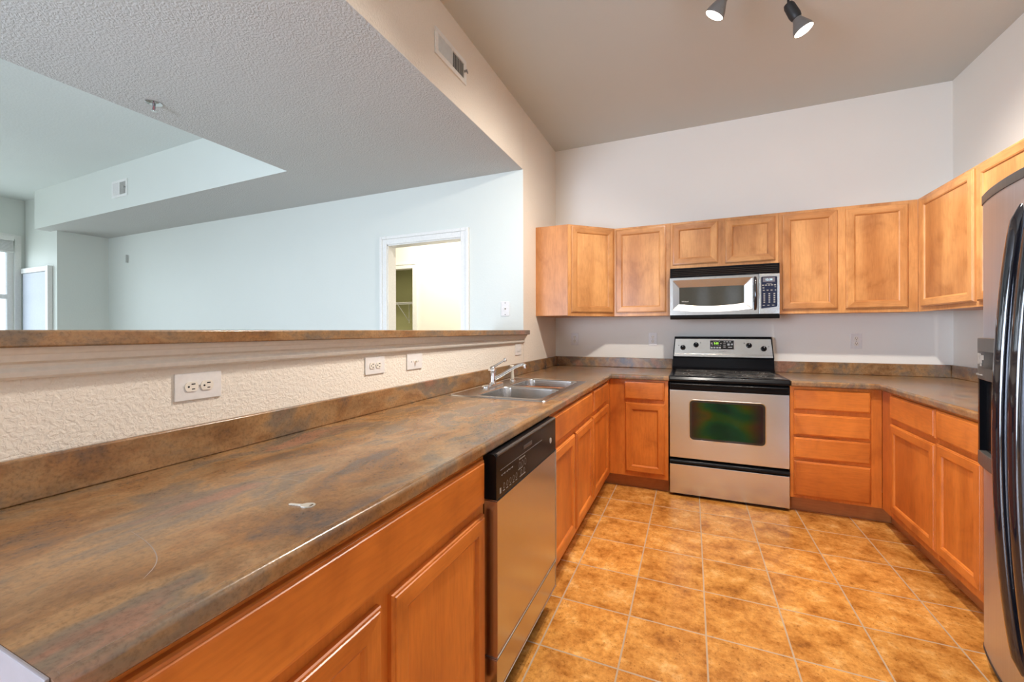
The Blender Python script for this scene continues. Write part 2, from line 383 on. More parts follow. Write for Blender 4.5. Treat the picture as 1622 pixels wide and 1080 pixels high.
# living room far wall with door opening
DX0, DX1, DZ = -2.752, -1.897, 2.147
struct('wall_living_back', MB().box(-7.85, YJ, 0, DX0, YJ+0.115, ZC).box(DX0, YJ, DZ, DX1, YJ+0.115, ZC).box(DX1, YJ, 0, XL-0.115, YJ+0.115, ZC).box(XL-0.115, YJ, 1.30, XL-0.002, YJ+0.004, SOF), WALLL)
struct('wall_living_pier', MB().box(-8.78, 2.74, 0, -7.85, YJ, ZC), WALLL)
WX = -8.80
struct('wall_living_side', MB().box(WX-0.12, -3.05, 0, WX, -2.55, ZC).box(WX-0.12, -2.55, 0, WX, 0.15, 0.75).box(WX-0.12, -2.55, 2.60, WX, 0.15, ZC).box(WX-0.12, 0.15, 0, WX, 0.85, ZC).box(WX-0.12, 2.64, 0, WX, YJ, ZC).box(WX-0.12, 0.85, 0, WX, 2.64, 0.75).box(WX-0.12, 0.85, 2.60, WX, 2.64, ZC), WALLL)
mb = MB()
for yy in (-2.55, -1.23, 0.09): mb.box(WX-0.09, yy, 0.75, WX-0.03, yy+0.06, 2.60)
mb.box(WX-0.09, -2.55, 0.75, WX-0.03, 0.15, 0.80).box(WX-0.09, -2.55, 2.55, WX-0.03, 0.15, 2.60)
w5 = struct('added_window_5', mb, WHITEPAINT); MB().box(WX-0.064, -2.5, 0.8, WX-0.058, 0.1, 2.55).build('window_pane', PANE, w5)  # added window frame for the cool side fill
# window at the end of the living room with raised blind
mb = MB()
mb.box(WX-0.09, 0.85, 0.75, WX-0.03, 0.91, 2.60).box(WX-0.09, 2.58, 0.75, WX-0.03, 2.64, 2.60).box(WX-0.09, 0.85, 0.75, WX-0.03, 2.64, 0.81).box(WX-0.09, 0.85, 2.54, WX-0.03, 2.64, 2.60)
mb.box(WX-0.09, 1.715, 0.75, WX-0.03, 1.775, 2.6).box(WX-0.085, 0.85, 1.76, WX-0.035, 2.64, 1.82)
win = struct('window_1', mb, WHITEPAINT)
MB().box(WX-0.064, 0.88, 0.78, WX-0.058, 2.61, 2.57).build('window_pane', PANE, win)
MB().box(WX, 2.64, 0.70, WX+0.02, 2.70, 2.66).box(WX, 0.79, 0.70, WX+0.02, 0.85, 2.66).box(WX, 0.85, 2.60, WX+0.022, 2.64, 2.67).box(WX, 0.79, 0.70, WX+0.05, 2.70, 0.75).build('window_casing', WHITEPAINT, win)
bl = thing('window_blind', 'white horizontal blind drawn up at the top of the far left window', 'blind', (WX+0.03, 1.745, 2.40))
MB().box(-0.012, -0.87, 0.165, 0.05, 0.87, 0.235, 0.004).build('head_rail', WHITEPAINT, bl)
mb = MB()
for i in range(13): mb.box(-0.006, -0.865, 0.025+i*0.0105, 0.044, 0.865, 0.031+i*0.0105)
mb.build('slat_stack', WHITEPAINT, bl)
MB().box(-0.008, -0.867, 0.0, 0.046, 0.867, 0.022, 0.004).build('bottom_rail', WHITEPAINT, bl)
# white panel door set on the pier wall
d3 = struct('door_1', MB().box(-8.72, 2.695, 0.02, -8.035, 2.738, 2.115, 0.003), plain('cool_white_door_paint', (0.46, 0.49, 0.56), 0.4))
MB().box(-8.034, 2.688, 0, -7.965, 2.739, 2.19, 0.004).box(-8.76, 2.688, 2.12, -8.035, 2.739, 2.19, 0.004).build('door_casing', WHITEPAINT, d3)
# door casing in the living room far wall
mb = MB()
def casing(mb, x0, x1, zt, y, wd=0.092, s=-1):
    for a, b in ((x0-wd, x0), (x1, x1+wd)):
        if a < x0: mb.box(a+0.03, y+s*0.014, 0, b, y, zt+wd-0.03, 0.003); mb.box(a, y+s*0.022, 0, a+0.03, y, zt+wd, 0.004); mb.box(a+0.03, y+s*0.022, zt+wd-0.03, b, y, zt+wd, 0.004)
        else: mb.box(a, y+s*0.014, 0, b-0.03, y, zt+wd-0.03, 0.003); mb.box(b-0.03, y+s*0.022, 0, b, y, zt+wd, 0.004); mb.box(a, y+s*0.022, zt+wd-0.03, b-0.03, y, zt+wd, 0.004)
    mb.box(x0, y+s*0.014, zt, x1, y, zt+wd-0.03, 0.003); mb.box(x0, y+s*0.022, zt+wd-0.03, x1, y, zt+wd, 0.004)
casing(mb, DX0+0.01, DX1-0.01, DZ-0.008, YJ, 0.082)
mb.box(DX0, YJ, 0, DX0+0.018, YJ+0.115, DZ).box(DX1-0.018, YJ, 0, DX1, YJ+0.115, DZ).box(DX0, YJ, DZ-0.018, DX1, YJ+0.115, DZ)
struct('trim_1', mb, WHITEPAINT)
# lit room beyond, with its closet
struct('wall_hall_back', MB().box(-5.6, 5.0, 0, -4.75, 5.1, ZC).box(-4.75, 5.0, 2.205, -3.715, 5.1, ZC).box(-3.715, 5.0, 0, XL-0.115, 5.1, ZC), WARMWALL)
struct('wall_hall_left', MB().box(-5.7, YJ+0.115, 0, -5.6, 6.0, ZC), WARMWALL)
struct('wall_hall_right', MB().box(XL-0.23, YJ+0.115, 0, XL-0.116, 5.0, ZC), WARMWALL)
struct('ceiling_hall', MB().box(-5.7, YJ+0.115, ZC, XL-0.1, 6.1, ZC+0.08), WARMWALL)
struct('wall_closet', MB().box(-5.2, 5.62, 0, -3.3, 5.7, ZC).box(-5.25, 5.1, 0, -5.2, 5.7, ZC).box(-3.3, 5.1, 0, -3.25, 5.7, ZC), CLOSET)
mb = MB(); casing(mb, -4.75, -3.715, 2.205, 5.0, 0.085); struct('trim_2', mb, WHITEPAINT)
sh = thing('wire_shelf', 'white wire closet shelf with slanted brace seen through the far doorway', 'shelf', (-4.25, 5.45, 1.74))
mb = MB()
for i in range(8): mb.cyl((-0.9, -0.15+i*0.045, 0), (0.9, -0.15+i*0.045, 0), 0.003, n=6)
for i in range(31): mb.cyl((-0.9+i*0.06, -0.15, 0.002), (-0.9+i*0.06, 0.165, 0.002), 0.0022, n=6)
mb.cyl((-0.9, -0.15, -0.03), (0.9, -0.15, -0.03), 0.004, n=6); mb.build('wire_deck', WHITEPAINT, sh)
MB().cyl((0.0, -0.145, -0.01), (0.0, 0.165, -0.29), 0.006, n=8).cyl((0.0, 0.165, -0.32), (0.0, 0.165, 0.0), 0.006, n=8).build('brace', WHITEPAINT, sh)
hl = bpy.data.lights.new('hall_ceiling_lamp_light', 'AREA'); hl.shape = 'DISK'; hl.size = 0.4; hl.energy = 48; hl.color = (1.0, 0.92, 0.80)
ho = bpy.data.objects.new('hall_ceiling_lamp_light', hl); COL.objects.link(ho); ho.location = (-3.0, 4.2, ZC-0.06)

# ------------------------------------------------------------------ bar ledge with its apron moulding
lg = thing('bar_ledge', 'long dark laminate bar ledge on the half wall below the pass-through', 'ledge', (XL, 0.0, 1.262))
MB().box(-0.30, -0.02, 0.0, 0.064, 3.272, 0.036, 0.005, 3).build('ledge_top', LAM, lg)
mb = MB(); prof = [(0.0, -0.068), (0.012, -0.068), (0.020, -0.062), (0.022, -0.052), (0.015, -0.043), (0.018, -0.036), (0.030, -0.030), (0.034, -0.016), (0.040, -0.012), (0.046, 0.0), (0.0, 0.0)]
mb.prism(prof, 0.0, 3.262, 'y'); mb.build('apron_moulding', TRIMPAINT, lg)

# ------------------------------------------------------------------ wall plates
def plate(mb, w_, h_, t=0.006):
    mb.box(-w_/2, -t, -h_/2, w_/2, 0, h_/2, 0.0025, 2)
def receptacle_mesh(cx, cz):
    mb = MB(); pts = []
    for k in range(24):
        a = 2*PI*k/24; x = 0.0175*math.cos(a); z = max(-0.0135, min(0.0135, 0.0175*math.sin(a))); pts.append((cx+x, cz+z))
    # flats left and right: the socket outlines are upright ovals cut at the sides
    pts = [(cx+(z-cz), cz+(x-cx)) for x, z in pts]
    mb.prism(pts, -0.0085, -0.005, 'y'); return mb
def outlet(label, loc, rz, horizontal=False, group=None, k=1.0):
    t = thing('wall_outlet', label, 'outlet', loc, rz, group)
    mb = MB(); plate(mb, 0.077*k, 0.124*k); p = mb.build('cover_plate', WHITEP, t)
    for s in (0.0205, -0.0205):
        r = receptacle_mesh(0, s).build('receptacle', IVORY, t)
        MB().box(-0.0085, -0.0088, s-0.001, -0.0055, -0.0082, s+0.009).box(0.0055, -0.0088, s+0.0, 0.0085, -0.0082, s+0.008).cyl((0, -0.0088, s-0.008), (0, -0.0082, s-0.008), 0.0028, n=12).build('slots', DARKHOLE, r)
    MB().cyl((0, -0.0075, 0), (0, -0.005, 0), 0.0032, n=12).build('screw', GREYLEGEND, t)
    if horizontal: t.rotation_euler = (Matrix.Rotation(rz, 3, 'Z') @ Matrix.Rotation(PI/2, 3, 'Y')).to_euler()
    return t
outlet('horizontal double outlet on the half wall nearest the camera', (XL, 0.746, 1.138), PI/2, True)
outlet('horizontal double outlet on the half wall beside the toggle switch plate', (XL, 1.474, 1.140), PI/2, True)
outlet('upright double outlet on the back wall nearest the left corner', (-1.102, YB, 1.205), 0, False)
outlet('upright double outlet on the back wall just left of the range', (-0.338, YB, 1.209), 0, False)
outlet('upright double outlet on the back wall right of the range', (1.225, YB, 1.203), 0, False)
t = thing('light_switch', 'toggle switch mounted sideways on the half wall just left of the sink', 'switch', (XL, 1.765, 1.138), PI/2)
mb = MB(); plate(mb, 0.128, 0.079); mb.build('cover_plate', WHITEP, t)
MB().box(-0.011, -0.0075, -0.005, 0.011, -0.004, 0.005).build('toggle_slot', IVORY, t)
MB().box(0.0, -0.022, -0.004, 0.008, -0.006, 0.004, 0.0015).build('toggle', IVORY, t)
for sx in (-0.03, 0.03): MB().cyl((sx, -0.0075, 0), (sx, -0.005, 0), 0.003, n=12).build('screw', GREYLEGEND, t)
t = thing('light_switch', 'white rocker switch on the wall behind the faucet, under the ledge end', 'switch', (XL, 3.155, 1.140), PI/2)
mb = MB(); plate(mb, 0.125, 0.092); mb.build('cover_plate', WHITEP, t)
MB().box(-0.034, -0.0095, -0.017, 0.034, -0.005, 0.017, 0.0015).build('rocker', WHITEP, t)
t = thing('wall_jack', 'white upright phone jack plate on the living room wall right of the doorway', 'wall plate', (-1.472, YJ, 1.483), 0)
mb = MB(); plate(mb, 0.078, 0.126); mb.build('cover_plate', WHITEP, t)
MB().box(-0.009, -0.008, -0.009, 0.009, -0.005, 0.009).build('jack', IVORY, t)
MB().box(-0.004, -0.0085, -0.006, 0.006, -0.0078, 0.004).build('jack_socket', DARKHOLE, t)
for sz in (-0.05, 0.05): MB().cyl((0, -0.0075, sz), (0, -0.005, sz), 0.004, n=10).build('screw', DARKHOLE, t)
t = thing('wall_bracket', 'slim grey bracket high on the far end of the living room wall', 'bracket', (-7.33, YJ, 2.325), 0)
MB().box(-0.004, -0.03, -0.055, 0.004, 0, 0.055, 0.002).build('bracket_body', plain('pale_grey_plastic', (0.5, 0.52, 0.5), 0.5), t)

# vents
def vent(label, loc, rz, W, Hh, flip=False):
    t = thing('air_vent', label, 'vent', loc, rz)
    mb = MB(); b = 0.028
    mb.box(-W/2, -0.010, -Hh/2, W/2, 0, -Hh/2+b, 0.003).box(-W/2, -0.010, Hh/2-b, W/2, 0, Hh/2, 0.003).box(-W/2, -0.010, -Hh/2+b, -W/2+b, 0, Hh/2-b, 0.003).box(W/2-b, -0.010, -Hh/2+b, W/2, 0, Hh/2-b, 0.003).box(-0.006, -0.010, -Hh/2+b, 0.006, 0, Hh/2-b)
    mb.build('vent_frame', WHITEPAINT, t)
    MB().box(-W/2+b, -0.002, -Hh/2+b, W/2-b, -0.0005, Hh/2-b).build('duct_opening', DARKHOLE, t)
    for sd in (-1, 1):
        mb = MB(); n = 11
        for i in range(n):
            x = sd*(0.008+(W/2-b-0.008)*(i+0.5)/n)
            M = Matrix.Translation((x, -0.006, 0)) @ Matrix.Rotation(math.radians((28 if sd*(-1 if flip else 1) < 0 else -52)), 4, 'Z')
            mb.box(-0.0007, -0.0055, -Hh/2+b, 0.0007, 0.0055, Hh/2-b, M=M)
        mb.build('louvres', WHITEPAINT, t)
    MB().box(W/2-b-0.002, -0.03, -0.006, W/2-b+0.004, -0.008, 0.006).box(W/2-b-0.002, -0.03, -0.014, W/2-b+0.012, -0.026, -0.002).build('lever', GREYLEGEND, t)
    return t
vent('white air vent with open dark half, high on the kitchen header wall', (XL, 2.128, 2.912), PI/2, 0.345, 0.15)
vent('small square air vent on the beam across the living room ceiling', (-5.87, 2.556, 2.893), -0.016, 0.32, 0.19, True)

# sprinkler
t = thing('fire_sprinkler', 'chrome pendant fire sprinkler on the grey textured soffit', 'sprinkler', (-2.947, 1.445, SOF))
MB().lathe([(0.041, 0.0), (0.041, -0.003), (0.030, -0.007), (0.014, -0.009)], n=32).build('escutcheon', CHROME, t)
MB().cyl((0, 0, -0.008), (0, 0, -0.020), 0.009, 0.007).tube([(-0.007, 0, -0.018), (-0.012, 0, -0.030), (-0.009, 0, -0.042), (0, 0, -0.047)], 0.0026, 8).tube([(0.007, 0, -0.018), (0.012, 0, -0.030), (0.009, 0, -0.042), (0, 0, -0.047)], 0.0026, 8).build('sprinkler_frame', plain('dull_sprinkler_metal', (0.20, 0.19, 0.20), 0.4, 0.8), t)
MB().cyl((0, 0, -0.020), (0, 0, -0.044), 0.0024, n=10).build('glass_bulb', plain('red_glass_bulb', (0.5, 0.12, 0.12), 0.1), t)
mb = MB()
for k in range(12):
    a = 2*PI*k/12; mb.box(0.004, -0.0022, -0.0495, 0.016, 0.0022, -0.048, M=Matrix.Rotation(a, 4, 'Z'))
mb.cyl((0, 0, -0.048), (0, 0, -0.050), 0.007).build('deflector', CHROME, t)

# ------------------------------------------------------------------ track light
TRK = thing('track_light', 'black ceiling track fixture with lit reflector bulbs above the kitchen', 'track light', (0.3, 2.45, ZC))
def head(face, aim, stem_x):
    face = Vector(face); aim = Vector(aim).normalized(); loc = Vector(TRK.location)
    q = aim.to_track_quat('Z', 'Y').to_matrix().to_4x4(); M = Matrix.Translation(face-loc) @ q
    hd = MB().lathe([(0.012, -0.178), (0.022, -0.174), (0.027, -0.160), (0.029, -0.100), (0.026, -0.082), (0.022, -0.076)], M).build('lamp_socket', BLACKM, TRK)
    MB().lathe([(0.022, -0.0755), (0.025, -0.064), (0.034, -0.045), (0.044, -0.022), (0.0485, -0.006), (0.048, 0.0), (0.046, 0.001)], M).build('reflector_bulb', BULBSIDE, hd)
    MB().lathe([(0.0455, 0.0015), (0.040, 0.006), (0.025, 0.009), (0.001, 0.010)], M, 32).build('bulb_face', BULB, hd)
    back = M @ Vector((0, 0, -0.172)); top = Vector((back.x, back.y, -0.02))
    MB().tube([back, back+Vector((0, 0, 0.012)), top], 0.006, 10).cyl(top, (top.x, top.y, 0.0), 0.012, n=14).build('stem', BLACKM, hd)
    return face, aim, top
RR = R_; FF = F_; UU = Vector((0, 0, 1))
specs = [((0.114, 2.406, 2.93), RR*-0.42-UU*0.85+FF*0.42), ((0.567, 2.719, 2.93), RR*0.38-UU*0.85-FF*0.12),
         ((-0.20, 2.06, 2.93), Vector((-0.05, -0.55, -1.0))), ((0.95, 2.92, 2.93), Vector((0.25, 0.35, -0.9)))]
tops = []
for i, (fp, am) in enumerate(specs[:3]):  # last head is unseen, aimed to brighten the near counter
    f, a, tp = head(fp, am, 0); tops.append(tp)
    spot('track_spot_light', f+a*0.03, a, (150, 185, 150)[i], (128, 132, 150)[i], WARM, 0.04, 1.0)
trk_pts = sorted([(tp.x, tp.y) for tp in tops])
MB().tube([(trk_pts[0][0]-0.1, trk_pts[0][1]-0.08, -0.012)]+[(x, y, -0.012) for x, y in trk_pts]+[(trk_pts[-1][0]+0.08, trk_pts[-1][1]+0.05, -0.012)], 0.012, 10).build('track_rail', BLACKM, TRK)

# ------------------------------------------------------------------ cabinets
def rect_rings(mb, x0, z0, x1, z1, rings, yb):
    # rings: (inset, outwards). Material 0 = upright grain, 1 = level grain. Local face looks along -y, yb = back plane.
    V = []; Fc = []; Ms = []
    for ins, o in rings:
        V += [(x0+ins, yb-o, z0+ins), (x1-ins, yb-o, z0+ins), (x1-ins, yb-o, z1-ins), (x0+ins, yb-o, z1-ins)]
    for i in range(len(rings)-1):
        for k in range(4):
            k2 = (k+1) % 4; Fc.append((i*4+k, i*4+k2, (i+1)*4+k2, (i+1)*4+k)); Ms.append(1 if k in (0, 2) else 0)
    return V, Fc, Ms
def door(parent, x0, z0, x1, z1, y, rail=0.058, wv=None, wh=None):
    wv = wv or WOOD_V; wh = wh or WOOD_H
    mb = MB(); R1 = [(0, 0), (0, 0.011), (0.0025, 0.0145), (0.007, 0.0155), (0.0085, 0.0185), (0.012, 0.0195), (rail-0.010, 0.0195), (rail-0.007, 0.0175), (rail-0.004, 0.0165), (rail, 0.010), (rail+0.004, 0.009)]
    V, Fc, Ms = rect_rings(mb, x0, z0, x1, z1, R1, y); Fc.append((3, 2, 1, 0)); Ms.append(0); mb.add(V, Fc, Ms)
    d = mb.build('door', [wv, wh], parent, angle=25)
    p = MB(); p.box(x0+rail-0.002, y-0.0098, z0+rail-0.002, x1-rail+0.002, y-0.004, z1-rail+0.002); p.build('door_panel', wv, d)
    return d
def drawer(parent, x0, z0, x1, z1, y, name='drawer_front'):
    mb = MB(); R1 = [(0, 0), (0, 0.010), (0.003, 0.014), (0.008, 0.015), (0.010, 0.0185), (0.014, 0.0195)]
    V, Fc, Ms = rect_rings(mb, x0, z0, x1, z1, R1, y); Fc.append((3, 2, 1, 0)); Fc.append((20, 21, 22, 23)); Ms += [1, 1]
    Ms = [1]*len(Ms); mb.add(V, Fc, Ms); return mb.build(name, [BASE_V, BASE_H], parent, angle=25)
ZT, ZF = 0.107, 0.8945
def base_cabinet(label, loc, rz, w_, d_, drawers, doors, toe=True, toe_x=(0, None)):
    t = thing('base_cabinet', label, 'cabinet', loc, rz)
    # closed body: side, back and bottom panels and a face frame around the openings
    mb = MB(); y = -d_
    mb.box(0.0005, y+0.019, ZT, 0.018, 0, ZF).box(w_-0.018, y+0.019, ZT, w_-0.0005, 0, ZF).box(0.018, -0.012, ZT, w_-0.018, 0, ZF).box(0.018, y+0.019, ZT, w_-0.018, -0.012, ZT+0.018)
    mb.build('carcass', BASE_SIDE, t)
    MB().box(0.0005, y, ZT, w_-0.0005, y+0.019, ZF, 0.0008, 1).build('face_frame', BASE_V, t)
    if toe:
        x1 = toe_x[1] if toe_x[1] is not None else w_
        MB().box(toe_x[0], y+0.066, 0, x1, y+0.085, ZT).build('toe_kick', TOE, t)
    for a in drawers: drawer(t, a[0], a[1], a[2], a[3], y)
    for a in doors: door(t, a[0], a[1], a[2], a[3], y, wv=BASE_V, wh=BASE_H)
    return t
DL = XL; dl = 0.68
LDZ = (0.737, 0.880); LOZ = (0.150, 0.705)
def yrel(y0, pairs, z): return [(a-y0, z[0], b-y0, z[1]) for a, b in pairs]
# left run (rotated 90 deg: local x = world +y)
base_cabinet('two-door one-drawer base cabinet at the near end of the long counter', (DL, 0.235, 0), PI/2, 0.979, dl, yrel(0.235, [(0.262, 1.196)], LDZ), yrel(0.235, [(0.262, 0.711), (0.746, 1.196)], LOZ))
base_cabinet('sink base cabinet with two doors under a wide false front, beyond the dishwasher', (DL, 1.862, 0), PI/2, 0.945, dl, yrel(1.862, [(1.895, 2.783)], LDZ), yrel(1.862, [(1.895, 2.325), (2.354, 2.785)], LOZ))
base_cabinet('narrow one-door one-drawer base cabinet in the left run next to the inner corner', (DL, 2.8075, 0), PI/2, 0.705, dl, yrel(2.8075, [(2.834, 3.354)], LDZ), yrel(2.8075, [(2.814, 3.374)], LOZ), toe_x=(0, 0.767))
# back run
base_cabinet('one-door one-drawer base cabinet left of the range', (-0.6255, YB, 0), 0, 0.4575, 0.687, [(0.1225, 0.735, 0.4305, 0.880)], [(0.129, 0.147, 0.4325, 0.705)], toe_x=(-0.06, 0.4575))
base_cabinet('base cabinet right of the range with a stack of four drawers', (0.645, YB, 0), 0, 0.5175, 0.687, [(0.021, 0.734, 0.454, 0.876), (0.021, 0.555, 0.454, 0.704), (0.021, 0.392, 0.454, 0.537), (0.021, 0.127, 0.454, 0.371)], [], toe_x=(0, 0.585))
# right run (rotated -90: local x = world -y)
base_cabinet('base cabinet in the right run next to the inner corner, one door and one drawer', (XR, 3.5125, 0), -PI/2, 0.692, 0.651, [(3.5125-3.353, 0.735, 3.5125-2.830, 0.884)], [(3.5125-3.353, 0.150, 3.5125-2.830, 0.702)], toe_x=(-0.06, 0.692))
base_cabinet('base cabinet in the right run beside the refrigerator, one door and one drawer', (XR, 2.820, 0), -PI/2, 0.400, 0.651, [(0.006, 0.737, 0.366, 0.884)], [(0.004, 0.152, 0.369, 0.712)])

UB, UT = 1.428, 2.236
def wall_cabinet(label, loc, rz, w_, d_, zb, doors, zt=UT):
    t = thing('wall_cabinet', label, 'cabinet', loc, rz); y = -d_; h = zt-zb
    MB().box(0.0005, y+0.019, 0, w_-0.0005, 0, h).build('carcass', WOOD_SIDE, t)
    MB().box(0.0005, y, -0.004, w_-0.0005, y+0.019, h, 0.0008, 1).build('face_frame', WOOD_V, t)
    for a in doors: door(t, a[0], a[1]-zb, a[2], a[3]-zb, y)
    return t
du = YB-3.926
# diagonal corner unit
t = thing('wall_cabinet', 'diagonal corner wall cabinet with plain side panel above the sink end of the counter', 'cabinet', (XL, YB, UB))
A = (0.299, -0.608); B = (0.648, -du)
MB().prism([(0, 0), (0, -0.608), A, B, (0.648, 0)], 0, UT-UB, 'z').build('carcass', WOOD_SIDE, t)
ang = math.atan2(B[1]-A[1], B[0]-A[0]); ln = math.hypot(B[0]-A[0], B[1]-A[1])
mb = MB(); MM = Matrix.Translation((A[0], A[1], 0)) @ Matrix.Rotation(ang, 4, 'Z')
mb.box(0, -0.006, -0.004, ln, 0.004, UT-UB, M=MM); ff = mb.build('face_frame', WOOD_V, t)
d = door(t, 0.030, 0.029, ln-0.020, UT-UB-0.016, -0.006); d.matrix_local = MM
wall_cabinet('tall wall cabinet on the back wall between the corner unit and the microwave', (-0.658, YB, UB), 0, 0.490, du, UB, [(0.021, 1.457, 0.453, 2.219)])
wall_cabinet('short two-door wall cabinet above the microwave', (-0.168, YB, 1.825), 0, 0.815, du, 1.825, [(0.020, 1.865, 0.375, 2.216), (0.431, 1.858, 0.790, 2.214)])
wall_cabinet('wide two-door wall cabinet on the back wall right of the microwave', (0.647, YB, UB), 0, 0.859, du, UB, [(0.023, 1.457, 0.382, 2.215), (0.434, 1.457, 0.799, 2.212)])
wall_cabinet('wall cabinet on the right wall next to the corner', (XR, 3.926, UB), -PI/2, 0.688, XR-1.506, UB, [(3.926-3.857, 1.455, 3.926-3.252, 2.219)])
wall_cabinet('wall cabinet on the right wall partly hidden by the refrigerator top', (XR, 3.238, UB), -PI/2, 0.64, XR-1.506, UB, [(0.014, 1.455, 0.620, 2.222)])

# ------------------------------------------------------------------ countertops
CT0, CT1 = 0.895, 0.933
def slab(name, parent, xs, ys, inc, front, z0=CT0, z1=CT1, r=0.011):
    bm = bmesh.new(); vd = {}
    def vt(i, j, k):
        if (i, j, k) not in vd: vd[(i, j, k)] = bm.verts.new((xs[i], ys[j], (z0, z1)[k]))
        return vd[(i, j, k)]
    cells = {(i, j) for i in range(len(xs)-1) for j in range(len(ys)-1) if inc((xs[i]+xs[i+1])/2, (ys[j]+ys[j+1])/2)}
    for i, j in cells:
        bm.faces.new((vt(i, j, 1), vt(i+1, j, 1), vt(i+1, j+1, 1), vt(i, j+1, 1)))
        bm.faces.new((vt(i, j, 0), vt(i, j+1, 0), vt(i+1, j+1, 0), vt(i+1, j, 0)))
        for (di, dj), (a, b) in {(-1, 0): ((i, j+1), (i, j)), (1, 0): ((i+1, j), (i+1, j+1)), (0, -1): ((i, j), (i+1, j)), (0, 1): ((i+1, j+1), (i, j+1))}.items():
            if (i+di, j+dj) not in cells: bm.faces.new((vt(*a, 0), vt(*b, 0), vt(*b, 1), vt(*a, 1)))
    bmesh.ops.recalc_face_normals(bm, faces=bm.faces)
    ed = [e for e in bm.edges if abs(e.verts[0].co.z-e.verts[1].co.z) < 1e-5 and len(e.link_faces) == 2 and
          any(abs(f.normal.z) < 0.5 for f in e.link_faces) and any(abs(f.normal.z) > 0.5 for f in e.link_faces) and front((e.verts[0].co+e.verts[1].co)/2)]
    bmesh.ops.bevel(bm, geom=ed, offset=r, segments=5, affect='EDGES', profile=0.5)
    return MB().bmadd(bm).build(name, LAM, parent)
CL, CB, CR = -0.603, 3.483, 1.138
ct = thing('countertop', 'long brown mottled laminate countertop along the half wall holding the sink', 'countertop')
SX0, SX1, SY0, SY1 = -1.225, -0.705, 2.02, 2.89
slab('worktop', ct, [XL, SX0, SX1, CL, -0.1635], [0.209, SY0, SY1, CB, YB],
     lambda x, y: (x < CL or y > CB) and not (SX0 < x < SX1 and SY0 < y < SY1),
     lambda c: abs(c.x-CL) < 0.001 and c.y < CB+0.001 or abs(c.y-CB) < 0.001 and c.x > CL-0.001)
MB().box(XL, 0.209, CT1, XL+0.020, YB, 1.028, 0.005, 3).box(XL+0.020, YB-0.020, CT1, -0.1635, YB, 1.028, 0.005, 3).build('backsplash', LAM, ct)
# raised no-drip bead and end cap, window glare put into its pale colour
mb = MB(); mb.tube([(CL-0.012, 0.215, CT1-0.0035), (CL-0.012, CB+0.01, CT1-0.0035)], 0.0055, 10).tube([(CL-0.014, CB+0.012, CT1-0.0035), (-0.165, CB+0.012, CT1-0.0035)], 0.0055, 10); mb.build('front_bead', LAM, ct)
MB().box(XL+0.002, 0.2045, CT0-0.004, CL-0.012, 0.2089, CT1+0.0005, 0.0015).build('end_cap', plain('glare_toned_end_cap_laminate', (0.30, 0.28, 0.30), 0.3), ct)
# hairline scratches near the open end
mb = MB()
def scratch(pts, wd=0.0016):
    for _ in range(3):
        q = [pts[0]]
        for a, b in zip(pts[:-1], pts[1:]): q += [(a[0]*.75+b[0]*.25, a[1]*.75+b[1]*.25), (a[0]*.25+b[0]*.75, a[1]*.25+b[1]*.75)]
        pts = q+[pts[-1]]
    V = []; Fc = []
    for i, (x, y) in enumerate(pts):
        a = Vector(pts[max(i-1, 0)]); b = Vector(pts[min(i+1, len(pts)-1)]); d_ = (b-a).normalized(); nrm = Vector((-d_.y, d_.x))*wd*0.5*math.sin(PI*(i+0.3)/(len(pts)-0.4))
        V += [(x+nrm.x, y+nrm.y, CT1+0.0002), (x-nrm.x, y-nrm.y, CT1+0.0002)]
    for i in range(len(pts)-1): Fc.append((2*i, 2*i+1, 2*i+3, 2*i+2))
    MB().add(V, Fc).build('scratch_mark', SCRATCH, ct)
scratch([(-0.93, 0.42), (-0.86, 0.41), (-0.80, 0.395), (-0.76, 0.375), (-0.735, 0.345)])
scratch([(-0.98, 0.70), (-0.93, 0.735), (-0.89, 0.78), (-0.86, 0.80)], 0.0010)
scratch([(-0.95, 0.71), (-0.90, 0.72), (-0.85, 0.72)], 0.0008)
scratch([(-0.86, 0.57), (-0.83, 0.63), (-0.82, 0.70)], 0.0007)
ct2 = thing('countertop', 'brown laminate countertop turning the corner between the range and the refrigerator', 'countertop')
slab('worktop', ct2, [0.6495, CR, XR], [2.415, CB, YB], lambda x, y: x > CR or y > CB,
     lambda c: abs(c.x-CR) < 0.001 and c.y < CB+0.001 or abs(c.y-CB) < 0.001 and c.x < CR+0.001)
MB().box(0.6495, YB-0.020, CT1, XR-0.020, YB, 1.028, 0.005, 3).box(XR-0.020, 2.415, CT1, XR, YB, 1.028, 0.005, 3).build('backsplash', LAM, ct2)
MB().tube([(0.6515, CB+0.012, CT1-0.0035), (CR+0.012, CB+0.012, CT1-0.0035)], 0.0055, 10).tube([(CR+0.012, CB+0.012, CT1-0.0035), (CR+0.012, 2.417, CT1-0.0035)], 0.0055, 10).build('front_bead', LAM, ct2)

# ------------------------------------------------------------------ key
k = thing('key', 'small silver key lying on the near end of the long countertop', 'key', (-0.742, 0.621, CT1), math.atan2(0.014, 0.056))
bm = bmesh.new()
outl = [(-0.029, -0.002), (-0.026, -0.0035), (-0.022, -0.0025), (-0.019, -0.0038), (-0.015, -0.0028), (-0.012, -0.0040), (-0.008, -0.0032), (-0.003, -0.0036), (0.000, -0.0036), (0.002, -0.0075), (0.006, -0.0105), (0.013, -0.0115), (0.021, -0.0095), (0.027, -0.005), (0.029, 0.001), (0.027, 0.007), (0.020, 0.0115), (0.012, 0.0115), (0.006, 0.0095), (0.002, 0.006), (-0.001, 0.0032), (-0.026, 0.0030), (-0.029, 0.001)]
mb = MB()
hc = (0.0225, 0.0); hole = [(hc[0]+0.0030*math.cos(2*PI*i/16), hc[1]+0.0062*math.sin(2*PI*i/16)) for i in range(16)]
